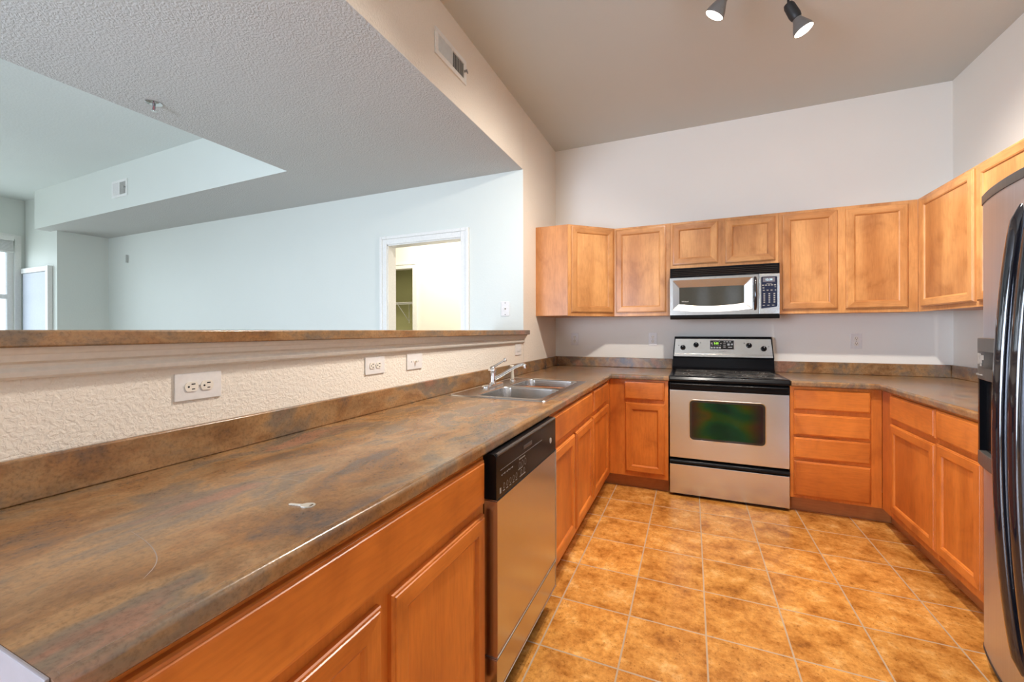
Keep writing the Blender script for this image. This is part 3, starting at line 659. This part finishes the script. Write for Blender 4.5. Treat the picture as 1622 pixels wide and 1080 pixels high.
# blade plus bow ring with a real opening
mb.prism(outl[:11]+[(0.014, -0.0112), (0.0185, -0.004), (0.0185, 0.004), (0.014, 0.0115)]+outl[18:], 0.0003, 0.0024, 'z', bev=0.0003)
out2 = [(0.014, -0.0112), (0.021, -0.0095), (0.027, -0.005), (0.029, 0.001), (0.027, 0.007), (0.020, 0.0115), (0.014, 0.0115), (0.0186, 0.004), (0.0205, 0.0062), (0.0225, 0.0062), (0.0250, 0.0015), (0.0250, -0.0015), (0.0225, -0.0062), (0.0205, -0.0062), (0.0186, -0.004)]
mb.prism(out2, 0.0003, 0.0024, 'z'); mb.build('key_blank', BRASS, k); bm.free()

# ------------------------------------------------------------------ sink
sk = thing('kitchen_sink', 'stainless double bowl drop-in sink set into the long countertop', 'sink', (0, 0, CT1))
def rrect(x0, y0, x1, y1, r, n=6):
    P = []
    for cx, cy_, a0 in ((x1-r, y1-r, 0), (x0+r, y1-r, PI/2), (x0+r, y0+r, PI), (x1-r, y0+r, 3*PI/2)):
        for i in range(n+1):
            a = a0+PI/2*i/n; P.append((cx+r*math.cos(a), cy_+r*math.sin(a)))
    return P
def loops_mesh(mb, loops, close_last=True):
    n = len(loops[0]); V = [p for l in loops for p in l]; Fc = []
    for i in range(len(loops)-1):
        for k_ in range(n):
            k2 = (k_+1) % n; Fc.append((i*n+k_, i*n+k2, (i+1)*n+k2, (i+1)*n+k_))
    if close_last: Fc.append(tuple((len(loops)-1)*n+k_ for k_ in range(n)))
    mb.add(V, Fc)
RX0, RX1, RY0, RY1 = -1.248, -0.676, 1.992, 2.918
bowls = [(-1.105, 2.045, -0.725, 2.435), (-1.105, 2.480, -0.725, 2.870)]
# deck: grid of quads around the bowls
mb = MB()
def quad(x0, y0, x1, y1, z): mb.add([(x0, y0, z), (x1, y0, z), (x1, y1, z), (x0, y1, z)], [(0, 1, 2, 3)])
zd = 0.0045
rim_o = rrect(RX0, RY0, RX1, RY1, 0.02); rim_i = rrect(RX0+0.010, RY0+0.010, RX1-0.010, RY1-0.010, 0.014)
loops_mesh(mb, [[(x, y, 0.0004) for x, y in rim_o], [(x, y, 0.0045) for x, y in rrect(RX0+0.002, RY0+0.002, RX1-0.002, RY1-0.002, 0.019)], [(x, y, 0.0065) for x, y in rrect(RX0+0.006, RY0+0.006, RX1-0.006, RY1-0.006, 0.017)], [(x, y, zd) for x, y in rim_i]], False)
# flat deck with two holes via triangulated fill
bm = bmesh.new()
def loop_edges(P, z):
    vs_ = [bm.verts.new((x, y, z)) for x, y in P]; return [bm.edges.new((vs_[i], vs_[(i+1) % len(vs_)])) for i in range(len(vs_))]
es = loop_edges(rim_i, zd)
for b_ in bowls: es += loop_edges(rrect(*b_, 0.055, 8), zd)
bmesh.ops.triangle_fill(bm, use_beauty=True, use_dissolve=False, edges=es)
mb.bmadd(bm); dk = mb.build('sink_deck', SINK, sk, angle=40)
for (x0, y0, x1, y1) in bowls:
    m2 = MB(); lo = []
    for ins, z, r in ((0, zd, 0.055), (0.003, zd-0.002, 0.053), (0.006, zd-0.008, 0.052), (0.014, -0.14, 0.05), (0.022, -0.165, 0.045), (0.045, -0.178, 0.03)):
        lo.append([(x, y, z) for x, y in rrect(x0+ins, y0+ins, x1-ins, y1-ins, r, 8)])
    loops_mesh(m2, lo); bw = m2.build('bowl', SINK, sk, angle=50)
    cx, cy_ = (x0+x1)/2, (y0+y1)/2
    MB().lathe([(0.055, -0.1775), (0.050, -0.1745), (0.040, -0.1765), (0.036, -0.177), (0.001, -0.1765)], Matrix.Translation((cx, cy_, 0)), 28).build('drain', CHROME, bw)

# ------------------------------------------------------------------ faucet and sprayer
fc = thing('kitchen_faucet', 'chrome single lever faucet with low arched spout on the sink deck', 'faucet', (-1.185, 2.430, CT1+0.0050))
mb = MB(); P = rrect(-0.030, -0.130, 0.030, 0.130, 0.028, 8)
loops_mesh(mb, [[(x, y, 0) for x, y in P], [(x*0.98, y*0.995, 0.008) for x, y in P], [(x*0.8, y*0.93, 0.014) for x, y in P], [(x*0.4, y*0.7, 0.018) for x, y in P]]); mb.build('base_plate', CHROME, fc)
MB().lathe([(0.030, 0.012), (0.026, 0.020), (0.022, 0.030), (0.0215, 0.085), (0.026, 0.090), (0.0275, 0.100), (0.025, 0.113), (0.016, 0.124), (0.004, 0.128)]).build('faucet_body', CHROME, fc)
lev = MB().tube([(0.0, 0.004, 0.118), (0.020, 0.012, 0.130), (0.050, 0.026, 0.150), (0.068, 0.032, 0.162)], [0.010, 0.0075, 0.0058, 0.0055], 12).build('lever', CHROME, fc)
MB().lathe([(0.001, -0.014), (0.008, -0.0115), (0.0125, -0.005), (0.0135, 0.001), (0.011, 0.008), (0.006, 0.012), (0.001, 0.0135)], Matrix.Translation((0.074, 0.035, 0.166))).build('lever_ball', CHROME, lev)
MB().tube([(0.016, 0.006, 0.045), (0.05, 0.018, 0.064), (0.10, 0.038, 0.097), (0.135, 0.052, 0.119), (0.165, 0.063, 0.133), (0.188, 0.072, 0.138), (0.198, 0.076, 0.133)], [0.014, 0.0125, 0.0115, 0.011, 0.0108, 0.0105, 0.010], 14).build('spout', CHROME, fc)
MB().lathe([(0.0115, 0), (0.012, 0.004), (0.0125, 0.022), (0.011, 0.025)], Matrix.Translation((0.196, 0.0755, 0.112))).build('aerator', CHROME, fc)
sp = thing('sink_sprayer', 'pale side sprayer standing upright behind the far sink bowl', 'sprayer', (-1.176, 2.735, CT1+0.0045))
MB().lathe([(0.024, 0), (0.024, 0.004), (0.019, 0.010), (0.015, 0.014)]).build('sprayer_collar', CHROME, sp)
MB().lathe([(0.014, 0.012), (0.0155, 0.020), (0.013, 0.048), (0.0125, 0.075), (0.016, 0.092), (0.0175, 0.104), (0.014, 0.110)]).build('sprayer_head', plain('almond_sprayer_plastic', (0.66, 0.60, 0.50), 0.25), sp)

# ------------------------------------------------------------------ dishwasher (front looks +x)
dw = thing('dishwasher', 'stainless dishwasher with black control strip under the long counter', 'dishwasher', (DL, 1.2175, 0), PI/2)
DF = -(DL*-1-0.580)   # local y of the front plane
wd = 0.641
MB().box(0.004, -0.655, 0.10, wd-0.004, -0.02, 0.885).build('tub_housing', BLACKM, dw)
cp = MB().prism([(-0.656, 0.742), (DF, 0.742), (DF, 0.884), (DF+0.010, 0.893), (-0.656, 0.893)], 0.0, wd-0.001, 'x', bev=0.002).build('control_panel', BLACK, dw)
MB().tube([(0.008, DF+0.004, 0.888), (wd-0.008, DF+0.004, 0.888)], 0.006, 10).build('top_trim', DARKGREY, cp)
MB().box(0.238, DF-0.0015, 0.846, 0.330, DF+0.004, 0.862, 0.003).build('latch_grip', DARKGREY, cp)
MB().cyl((0.563, DF-0.0018, 0.803), (0.563, DF, 0.803), 0.0125, n=24).cyl((0.563, DF-0.0022, 0.803), (0.563, DF-0.001, 0.803), 0.009, n=24).build('round_badge', plain('pale_badge', (0.5, 0.5, 0.48), 0.35, 0.5), cp)
mb = MB()
def ringm(cx, cz, rx, rz_, w_=0.0011):
    n = 20; V = []; Fc = []
    for i in range(n):
        a = 2*PI*i/n; c_, s_ = math.cos(a), math.sin(a); V += [(cx+rx*c_, DF-0.0006, cz+rz_*s_), (cx+(rx-w_)*c_, DF-0.0006, cz+(rz_-w_)*s_)]
    for i in range(n): j = (i+1) % n; Fc.append((2*i, 2*j, 2*j+1, 2*i+1))
    mb.add(V, Fc)
for i in range(3): ringm(0.200+i*0.027, 0.800, 0.009, 0.0125)
for i in range(5): ringm(0.060+i*0.027, 0.774, 0.007, 0.0095)
for i in range(2): ringm(0.214+i*0.028, 0.771, 0.007, 0.0095)
for i in range(9): mb.box(0.040+i*0.011, DF-0.0008, 0.8125+(i % 2)*0.002, 0.047+i*0.011, DF-0.0002, 0.8150+(i % 3)*0.001)
for i in range(5): mb.box(0.052+i*0.027, DF-0.0008, 0.7575, 0.066+i*0.027, DF-0.0002, 0.7600)
for i in range(5): mb.box(0.196+i*0.012, DF-0.0008, 0.820, 0.203+i*0.012, DF-0.0002, 0.824)
mb.box(0.200, DF-0.0008, 0.757, 0.255, DF-0.0002, 0.7595).box(0.026, DF-0.0008, 0.757, 0.036, DF-0.0002, 0.775).box(0.185, DF-0.0008, 0.786, 0.225, DF-0.0002, 0.7880)
mb.box(0.03, DF-0.0007, 0.8325, 0.45, DF-0.0002, 0.8333)
mb.build('button_legend', GREYLEGEND, cp)
MB().box(0.0, -0.654, 0.234, wd-0.001, DF, 0.741, 0.0035).build('door_panel', STEEL_Z, dw)
MB().box(0.0, -0.654, 0.112, wd-0.001, DF+0.002, 0.226, 0.003).build('kick_panel', STEEL_Z, dw)
MB().box(0.01, -0.60, 0.0, wd-0.01, -0.575, 0.112).build('toe_plate', BLACKM, dw)

# ------------------------------------------------------------------ range
rg = thing('electric_range', 'stainless and black freestanding electric range with glass cooktop', 'range', (-0.1580, YB, 0), 0)
RW = 0.800; ry = -0.697
MB().box(0.002, ry+0.045, 0.03, RW-0.002, -0.03, 0.915).build('range_body', BLACK, rg)
MB().box(0.02, ry+0.05, 0.0, RW-0.02, ry+0.07, 0.035).build('kick_strip', BLACKM, rg)
dr = MB().box(0.0, ry, 0.022, RW, ry+0.042, 0.250, 0.004).build('storage_drawer', STEEL_X, rg)
MB().prism([(ry+0.042, 0.253), (ry-0.016, 0.262), (ry-0.020, 0.272), (ry-0.012, 0.284), (ry+0.042, 0.297)], 0.001, RW-0.001, 'x', bev=0.002).build('drawer_grip', BLACK, dr)
od = MB().box(0.0, ry, 0.302, RW, ry+0.042, 0.829, 0.004).build('oven_door', STEEL_X, rg)
wz0, wz1, wx0, wx1 = 0.452, 0.754, 0.146, 0.649
P = rrect(wx0, wz0, wx1, wz1, 0.028, 6)
mb = MB(); loops_mesh(mb, [[(x, ry+0.001, z) for x, z in rrect(wx0-0.008, wz0-0.008, wx1+0.008, wz1+0.008, 0.034, 6)], [(x, ry-0.0035, z) for x, z in rrect(wx0-0.006, wz0-0.006, wx1+0.006, wz1+0.006, 0.032, 6)], [(x, ry-0.0035, z) for x, z in rrect(wx0-0.001, wz0-0.001, wx1+0.001, wz1+0.001, 0.029, 6)], [(x, ry-0.0012, z) for x, z in P]], False)
mb.build('window_trim', CHROME, od)
mb = MB(); mb.prism(P, ry-0.0016, ry+0.001, 'y'); mb.prism(rrect(wx0+0.014, wz0+0.014, wx1-0.014, wz1-0.014, 0.02, 6), ry-0.0022, ry-0.0015, 'y', mat=1)
mb.build('window_glass', [GLASSTOP, OVENGLASS], od)
MB().prism([(ry+0.040, 0.832), (ry-0.004, 0.834), (ry-0.006, 0.850), (ry-0.006, 0.880), (ry+0.004, 0.892), (ry+0.040, 0.892)], 0.0005, RW-0.0005, 'x', bev=0.0015).build('door_top_band', BLACK, od)
MB().tube([(0.012, ry-0.008, 0.874), (RW-0.012, ry-0.008, 0.874)], 0.0085, 12).build('door_handle', BLACK, od)
ckt = MB().prism([(ry-0.012, 0.897), (ry-0.014, 0.912), (ry+0.000, 0.934), (ry+0.02, 0.939), (-0.075, 0.943), (-0.075, 0.900)], -0.0015, RW+0.0015, 'x', bev=0.003).build('cooktop_frame', BLACK, rg)
mb = MB(); mb.add([(0.035, ry+0.035, 0.9412), (RW-0.035, ry+0.035, 0.9412), (RW-0.035, -0.115, 0.9442), (0.035, -0.115, 0.9442), (0.035, ry+0.035, 0.936), (RW-0.035, ry+0.035, 0.936), (RW-0.035, -0.115, 0.938), (0.035, -0.115, 0.938)], [(0, 1, 2, 3), (4, 5, 6, 7), (0, 1, 5, 4), (1, 2, 6, 5), (2, 3, 7, 6), (3, 0, 4, 7)])
gm, nt, b = nodes('hazy_ceramic_cooktop'); v = coords(nt, (1, 1.6, 1)); f = noise(nt, v, 9, 6, 0.7, 1.5)
L(nt, ramp(nt, [(0.42, (0.02, 0.02, 0.02)), (0.62, (0.26, 0.25, 0.235))], f), b.inputs['Base Color']); L(nt, ramp(nt, [(0.4, (0.08,)*3), (0.7, (0.25,)*3)], f), b.inputs['Roughness'])
gt = mb.build('glass_surface', gm, ckt)
mb = MB()
def burner(cx, cy_, r):
    n = 40
    for rr in (r, r*0.62):
        V = []; Fc = []
        for i in range(n):
            a = 2*PI*i/n; z = 0.9416+(cy_-(ry+0.035))*0.0049+0.0004
            for q in (rr, rr-0.0022): V.append((cx+q*math.cos(a), cy_+q*math.sin(a), z+0.0049*q*math.sin(a)))
        for i in range(n): j = (i+1) % n; Fc.append((2*i, 2*j, 2*j+1, 2*i+1))
        mb.add(V, Fc)
for cx, cy_, r in ((0.20, ry+0.17, 0.105), (0.60, ry+0.17, 0.08), (0.20, ry+0.44, 0.08), (0.60, ry+0.44, 0.105)): burner(cx, cy_, r)
mb.build('burner_markings', GREYLEGEND, gt)
# backguard: leaning control panel
gy0, gy1 = -0.118, -0.095
bgd = MB().prism([(-0.030, 0.90), (-0.125, 0.900), (-0.135, 0.944), (-0.124, 0.952), (-0.112, 0.965), (-0.112, 1.045), (-0.128, 1.052), (-0.100, 1.228), (-0.088, 1.236), (-0.030, 1.236)], 0.0, RW, 'x', bev=0.0)
for i, (x, y, z) in enumerate(bgd.v):
    if z > 1.0: f = (z-1.0)/0.236; bgd.v[i] = (x+(0.018*f if x < 0.4 else -0.018*f), y, z)
bg_ = bgd.build('backguard', BLACK, rg, angle=20)
sl = (-0.100+0.128)/(1.228-1.052)
def gp(x, z, o=0.0): return (x, -0.128+(z-1.052)*sl-o, z)
mb = MB(); V = [gp(0.012, 1.060, 0.003), gp(RW-0.012, 1.060, 0.003), gp(RW-0.026, 1.216, 0.003), gp(0.026, 1.216, 0.003), gp(0.012, 1.060, -0.003), gp(RW-0.012, 1.060, -0.003), gp(RW-0.026, 1.216, -0.003), gp(0.026, 1.216, -0.003)]
mb.add(V, [(0, 1, 2, 3), (4, 5, 6, 7), (0, 1, 5, 4), (1, 2, 6, 5), (2, 3, 7, 6), (3, 0, 4, 7)])
mb.tube([gp(0.014, 1.082, 0.003), gp(RW-0.014, 1.082, 0.003)], 0.002, 8)
cpn = mb.build('control_panel', STEEL_X, bg_, smooth=False)
tilt = math.atan(sl)
def GM(x, z, o): return Matrix.Translation(gp(x, z, o)) @ Matrix.Rotation(PI/2-tilt, 4, 'X')
for kx, kz in ((0.088, 1.138), (0.197, 1.163), (0.612, 1.162), (0.721, 1.136)):
    kb = MB().lathe([(0.0225, 0), (0.0225, 0.004), (0.019, 0.010), (0.018, 0.018), (0.0165, 0.0195)], GM(kx, kz, 0.003), 28).build('knob', BLACK, cpn)
    MB().box(-0.0038, -0.0175, 0.015, 0.0038, 0.0175, 0.027, 0.0018, M=GM(kx, kz, 0.003)).build('knob_grip', BLACK, kb)
    MB().box(-0.0014, 0.004, 0.0268, 0.0014, 0.0165, 0.0278, M=GM(kx, kz, 0.003)).build('knob_pointer', LEGEND, kb)
mb = MB().box(-0.0975, -0.043, -0.001, 0.0975, 0.043, 0.0022, 0.001, M=GM(0.404, 1.165, 0.003))
mb.build('display_bezel', WHITEP, cpn)
dsp = MB().box(-0.093, -0.0385, 0.0, 0.093, 0.0385, 0.0032, M=GM(0.404, 1.165, 0.003)).build('display_panel', GLASSTOP, cpn)
MB().text('2:25', 0.022, GM(0.360, 1.177, 0.0068), 0).build('clock_digits', LED_G, dsp)
mb = MB()
def gl(x, z, w_, h_): mb.box(-w_/2, -h_/2, 0, w_/2, h_/2, 0.0006, M=GM(0.404+x, 1.165+z, 0.0064))
for i in range(4): gl(-0.080+i*0.0215, -0.024, 0.016, 0.014)
for i in range(3): gl(0.020+i*0.022, 0.027, 0.014, 0.008)
for z in (-0.004, 0.014, -0.018): gl(0.020, z-0.004, 0.018, 0.005)
gl(0.052, 0.004, 0.018, 0.018); gl(0.078, 0.006, 0.014, 0.013); gl(0.064, -0.020, 0.030, 0.006); gl(-0.080, 0.014, 0.012, 0.009); gl(-0.076, 0.0, 0.008, 0.006)
for i in range(5): gl(-0.062+i*0.011, 0.031, 0.005, 0.003); gl(-0.060+i*0.012, -0.006, 0.006, 0.003)
gl(-0.008, 0.012, 0.009, 0.005)
mb.build('touch_keys', LEGEND, dsp)
mb = MB(); mb.text('Whirlpool', 0.014, GM(0.410, 1.106, 0.0034)); mb.build('brand_lettering', GREYLEGEND, cpn)
mb = MB()
for kx, kz, s in ((0.088, 1.138, -1), (0.197, 1.163, 1), (0.612, 1.162, -1), (0.721, 1.136, 1)):
    for i in range(-5, 6):
        a = PI/2+i*0.5; mb.box(-0.0008, -0.0008, 0, 0.0008, 0.0008, 0.0004, M=GM(kx+0.028*math.cos(a), kz+0.028*math.sin(a), 0.0032))
    mb.box(-0.004, -0.004, 0, 0.004, 0.004, 0.0004, M=GM(kx+s*0.036, kz+0.018, 0.0032))
mb.build('dial_legend', GREYLEGEND, cpn)

# ------------------------------------------------------------------ microwave
mw = thing('microwave_oven', 'stainless over-the-range microwave with black vent and keypad', 'microwave', (-0.1660, YB, 1.386), 0)
MW = 0.798; my = -0.400; mh = 0.432
MB().box(0.002, my+0.03, 0.010, MW-0.002, 0, mh-0.002).build('oven_housing', BLACK, mw)
MB().prism([(my+0.03, 0.0), (my+0.006, 0.0), (my, 0.010), (my, 0.034), (my+0.03, 0.034)], 0.001, MW-0.001, 'x').build('bottom_lip', BLACK, mw)
mb = MB(); mb.box(0, my, 0.352, MW, my+0.029, 0.362, 0.001).box(0, my, 0.418, MW, my+0.029, mh, 0.001).box(0, my, 0.362, 0.018, my+0.029, 0.418, 0.001).box(MW-0.012, my, 0.362, MW, my+0.029, 0.418, 0.001).box(0.018, my+0.012, 0.362, MW-0.012, my+0.029, 0.418)
vt_ = mb.build('vent_grille', BLACK, mw)
mb = MB()
for i in range(4):
    z = 0.368+i*0.0145; mb.prism([(my+0.0125, z-0.003), (my+0.001, z-0.001), (my-0.001, z+0.003), (my+0.0125, z+0.007)], 0.019, MW-0.013, 'x', bev=0.0008)
mb.build('vent_slats', plain('glossy_vent_plastic', (0.03, 0.03, 0.03), 0.15, spec=0.6), vt_)
# door: raised frame sloping into a recessed bowed window
md = MB(); dx1 = 0.656
z0, z1 = 0.036, 0.350
def arc(x, xa, xb, z, sag): u = (x-xa)/(xb-xa)*2-1; return z-sag*(1-u*u)
nseg = 16
outer_b = [(dx1*i/nseg, z0) for i in range(nseg+1)]; outer_t = [(dx1*i/nseg, z1) for i in range(nseg+1)]
rx0, rx1 = 0.024, 0.612; rb, rt = 0.083, 0.328
ox = [rx0+(rx1-rx0)*i/nseg for i in range(nseg+1)]
ix0, ix1 = 0.074, 0.557; ib, it = 0.130, 0.268
ix = [ix0+(ix1-ix0)*i/nseg for i in range(nseg+1)]
rows = [
    [(x, my-0.002, z0) for x, _ in outer_b], [(x, my-0.002, arc(x, rx0, rx1, rb-0.002, 0.020)) for x in ox], [(x, my-0.001, arc(x, rx0, rx1, rb, 0.020)) for x in ox], [(x, my+0.016, arc(x, ix0, ix1, ib, 0.020)) for x in ix]]
def strip(mb, A_, B_): n = len(A_); mb.add(A_+B_, [(i, i+1, n+i+1, n+i) for i in range(n-1)])
for a, b_ in zip(rows[:-1], rows[1:]): strip(md, a, b_)
rt_ = [[(x, my-0.002, z1) for x, _ in outer_t], [(x, my-0.002, rt+0.002) for x in ox], [(x, my-0.001, rt) for x in ox], [(x, my+0.016, it) for x in ix]]
for a, b_ in zip(rt_[:-1], rt_[1:]): strip(md, a, b_)
for s_, xa, xb, xc in (('l', 0.0, rx0, ix0), ('r', dx1, rx1, ix1)):
    md.add([(xa, my-0.002, z0), (xa, my-0.002, z1), (xb, my-0.002, rb-0.002), (xb, my-0.002, rt+0.002)], [(0, 1, 3, 2)])
    md.add([(xb, my-0.002, rb-0.002), (xb, my-0.002, rt+0.002), (xb, my-0.001, rb), (xb, my-0.001, rt)], [(0, 1, 3, 2)])
    md.add([(xb, my-0.001, rb), (xb, my-0.001, rt), (xc, my+0.016, ib), (xc, my+0.016, it)], [(0, 1, 3, 2)])
md.box(0.0, my-0.0015, z0, 0.004, my+0.028, z1).box(dx1-0.004, my-0.0015, z0, dx1, my+0.028, z1).box(0.0, my-0.0015, z0, dx1, my+0.028, z0+0.004).box(0.0, my-0.0015, z1-0.004, dx1, my+0.028, z1)
MSTEEL = steel('microwave_brushed_steel', 'x', (0.50, 0.485, 0.455), 0.25)
mdo = md.build('oven_door', MSTEEL, mw, angle=15)
# bright crease lines in the corners of the bevelled frame
mb = MB()
for a, b_ in (((rx0, my-0.003, rb), (ix0, my+0.014, ib)), ((rx0, my-0.003, rt), (ix0, my+0.014, it)), ((rx1, my-0.003, rb), (ix1, my+0.014, ib)), ((rx1, my-0.003, rt), (ix1, my+0.014, it))): mb.tube([a, b_], 0.0022, 8)
mb.build('frame_creases', MSTEEL, mdo)
poly = [(x, arc(x, ix0, ix1, ib-0.001, 0.020)) for x in ix]+[(x, it+0.001) for x in reversed(ix)]
wn_ = MB().prism(poly, my+0.0145, my+0.019, 'y').build('window_glass', MWGLASS, mdo)
MB().text('Whirlpool', 0.013, face_at(0.118, my+0.0140, 0.150)).build('brand_lettering', LEGEND, wn_)
hp = []
for i in range(13):
    u = i/12; hp.append((0.631, my-0.004-0.034*math.sin(PI*u), 0.070+u*0.258))
MB().tube(hp, [0.009]+[0.0125]*11+[0.009], 12, sx=1.0).build('door_handle', BLACKG, mdo)
kp = MB().box(0.660, my-0.002, z0, MW, my+0.028, z1, 0.0015).build('keypad_frame', STEEL_X, mw)
pl = [(0.673, 0.078), (0.775, 0.090), (0.782, 0.096), (0.782, 0.322), (0.776, 0.328), (0.679, 0.328), (0.673, 0.322)]
kpd = MB().prism(pl, my-0.0035, my-0.001, 'y').build('keypad', plain('blue_black_keypad', (0.012, 0.018, 0.045), 0.12, coat=0.6), kp)
lcd = MB().box(0.684, my-0.0042, 0.286, 0.766, my-0.003, 0.321).build('display_window', LCD, kpd)
MB().text('12:38', 0.022, face_at(0.725, my-0.0047, 0.303)).build('clock_digits', LED_B, lcd)
mb = MB()
def ky(x, z, w_, h_): mb.box(x-w_/2, my-0.0042, z-h_/2, x+w_/2, my-0.0034, z+h_/2)
for i in range(5): ky(0.686+i*0.020, 0.261, 0.013, 0.008)
ky(0.728, 0.274, 0.038, 0.003); ky(0.688, 0.240, 0.012, 0.007); ky(0.768, 0.246, 0.010, 0.003)
for i in range(4): ky(0.690+i*0.0265, 0.221, 0.013 if i < 3 else 0.009, 0.006)
for r_ in range(5):
    for c_ in range(3): ky(0.694+c_*0.034, 0.193-r_*0.0165, 0.011, 0.009)
for c_ in range(3): ky(0.690+c_*0.032, 0.103, 0.015, 0.004)
mb.build('key_legend', plain('dim_key_legend', (0.34, 0.33, 0.30), 0.5), kpd)

# ------------------------------------------------------------------ refrigerator (front looks -x)
fr = thing('refrigerator', 'side-by-side stainless refrigerator with long black bowed handles at the right edge', 'refrigerator', (XR-0.02, 2.262, 0), -PI/2)
FSTEEL = steel('cool_brushed_refrigerator_steel', 'z', (0.60, 0.62, 0.68), 0.36)
FW = 0.905                                   # local x 0..FW runs towards the camera
def fy(x):                                   # local y of the bowed front
    u = (x/FW)*2-1; return -(XR-0.02-1.062) - 0.078*(1-u*u)
MB().box(0.006, -0.70, 0.02, FW-0.006, 0, 1.775, 0.004).build('cabinet_shell', DARKGREY, fr)
def fdoor(xa, xb, name, hidden_cut=None):
    n = 14; mb = MB(); z0_, z1_ = 0.055, 1.783
    poly = [(xa+(xb-xa)*i/n, fy(xa+(xb-xa)*i/n)) for i in range(n+1)]
    e = 0.012
    poly[0] = (xa+0.0005, poly[0][1]+e); poly.insert(1, (xa+0.006, fy(xa)+0.001)); poly[-1] = (xb-0.006, fy(xb)+0.001); poly.append((xb-0.0005, fy(xb)+e))
    poly += [(xb-0.0005, -0.705), (xa+0.0005, -0.705)]
    d_ = mb.prism(poly, z0_, z1_, 'z').build(name, FSTEEL, fr, angle=25)
    # dark plastic cap along the top
    cap = [(x, y-0.004) for x, y in poly[:-2]]+[(xb-0.0005, -0.68), (xa+0.0005, -0.68)]
    MB().prism(cap, z1_, z1_+0.034, 'z', bev=0.003).build('top_cap', DARKGREY, d_)
    MB().prism([(x, y-0.002) for x, y in poly[:-2]]+[(xb-0.0005, -0.705), (xa+0.0005, -0.705)], 0.045, 0.0549, 'z').build('bottom_trim', BLACKM, d_)
    return d_
SPL = 0.395
d1 = fdoor(0, SPL-0.002, 'freezer_door'); d2 = fdoor(SPL+0.002, FW, 'fresh_food_door')
MB().box(0.02, -0.72, 0.0, FW-0.02, -0.60, 0.045).build('base_grille', BLACKM, fr)
for hx, dd in ((SPL-0.036, d1), (SPL+0.040, d2)):
    pts = []; n = 30; yb = fy(SPL)
    for i in range(n+1):
        u = i/n; z = 0.17+u*1.53; pts.append((hx, yb+0.012-0.059*(math.sin(PI*u)**0.62), z))
    MB().tube(pts, [0.013]+[0.0205]*(n-1)+[0.013], 16, sx=1.0, up=(1, 0, 0)).build('door_handle', BLACKG, dd)
# ice and water dispenser near the outer edge of the freezer door
def disp_poly(xa, xb, o, n=8): return [(xa+(xb-xa)*i/n, fy(xa+(xb-xa)*i/n)-o) for i in range(n+1)]
dp = None
xa, xb = 0.058, 0.300
mb = MB(); front = disp_poly(xa, xb, 0.022)
mb.prism(front+[(xb, -0.745), (xa, -0.745)], 1.105, 1.262, 'z', bev=0.004)
dp = mb.build('dispenser_housing', DARKGREY, d1)
for ca, cb_ in ((xa, xa+0.022), (xb-0.022, xb)): MB().prism(disp_poly(ca, cb_, 0.020, 3)+[(cb_, -0.745), (ca, -0.745)], 0.83, 1.105, 'z').build('side_cheek', BLACK, dp)
MB().prism(disp_poly(xa+0.022, xb-0.022, 0.0015)+[(xb-0.022, -0.745), (xa+0.022, -0.745)], 0.83, 1.105, 'z').build('dispenser_recess', BLACK, dp)
MB().prism(front+[(xb, -0.745), (xa, -0.745)], 0.775, 0.832, 'z', bev=0.006).build('drip_tray', DARKGREY, dp)
mb = MB().prism(disp_poly(xa+0.030, xb-0.06, 0.0235)+[(xb-0.06, -0.75), (xa+0.030, -0.75)], 1.152, 1.212, 'z'); dw2 = mb.build('dispenser_display', BLACK, dp)
mb = MB()
for (x, z, w_, h_) in ((0.105, 1.185, 0.014, 0.040), (0.118, 1.176, 0.022, 0.010), (0.134, 1.182, 0.010, 0.028), (0.112, 1.200, 0.020, 0.008), (0.128, 1.162, 0.010, 0.010), (0.150, 1.190, 0.014, 0.018)):
    mb.box(x-w_/2, fy(x)-0.0262, z-h_/2, x+w_/2, fy(x)-0.0250, z+h_/2, M=None)
mb.build('display_symbols', GREYLEGEND, dw2)
mb = MB()
for (x, z, w_, h_) in ((0.084, 1.125, 0.024, 0.003), (0.086, 1.121, 0.028, 0.002), (0.112, 1.122, 0.024, 0.002), (0.128, 1.124, 0.010, 0.005)):
    mb.box(x-w_/2, fy(x)-0.0242, z-h_/2, x+w_/2, fy(x)-0.0210, z+h_/2)
mb.build('printed_legend', GREYLEGEND, dp)

# ------------------------------------------------------------------ bare tree outside the end window
tr = thing('bare_tree', 'bare branching tree outside the far left window', 'tree', (-13.5, 1.0, -1.0))
mb = MB(); rt2 = random.Random(4)
def branch(p, d_, l_, r, dep):
    q = p+d_*l_; mid = p+d_*l_*0.5+Vector((rt2.uniform(-1, 1), rt2.uniform(-1, 1), rt2.uniform(-0.3, 0.3)))*l_*0.06
    mb.tube([p, mid, q], [r, r*0.85, r*0.7], 6)
    if dep:
        for _ in range(3):
            nd = (d_+Vector((rt2.uniform(-0.8, 0.8), rt2.uniform(-0.9, 0.9), rt2.uniform(-0.2, 0.6)))).normalized(); branch(q, nd, l_*0.72, r*0.62, dep-1)
branch(Vector((0, 0, 0)), Vector((0, 0.08, 1)), 1.7, 0.13, 4)
mb.build('trunk_and_branches', BARK, tr)
MBG = MB().box(-40, -20, -1.06, -9.3, 25, -1.0); struct('ground', MBG, plain('outdoor_ground', (0.35, 0.38, 0.28), 0.9))
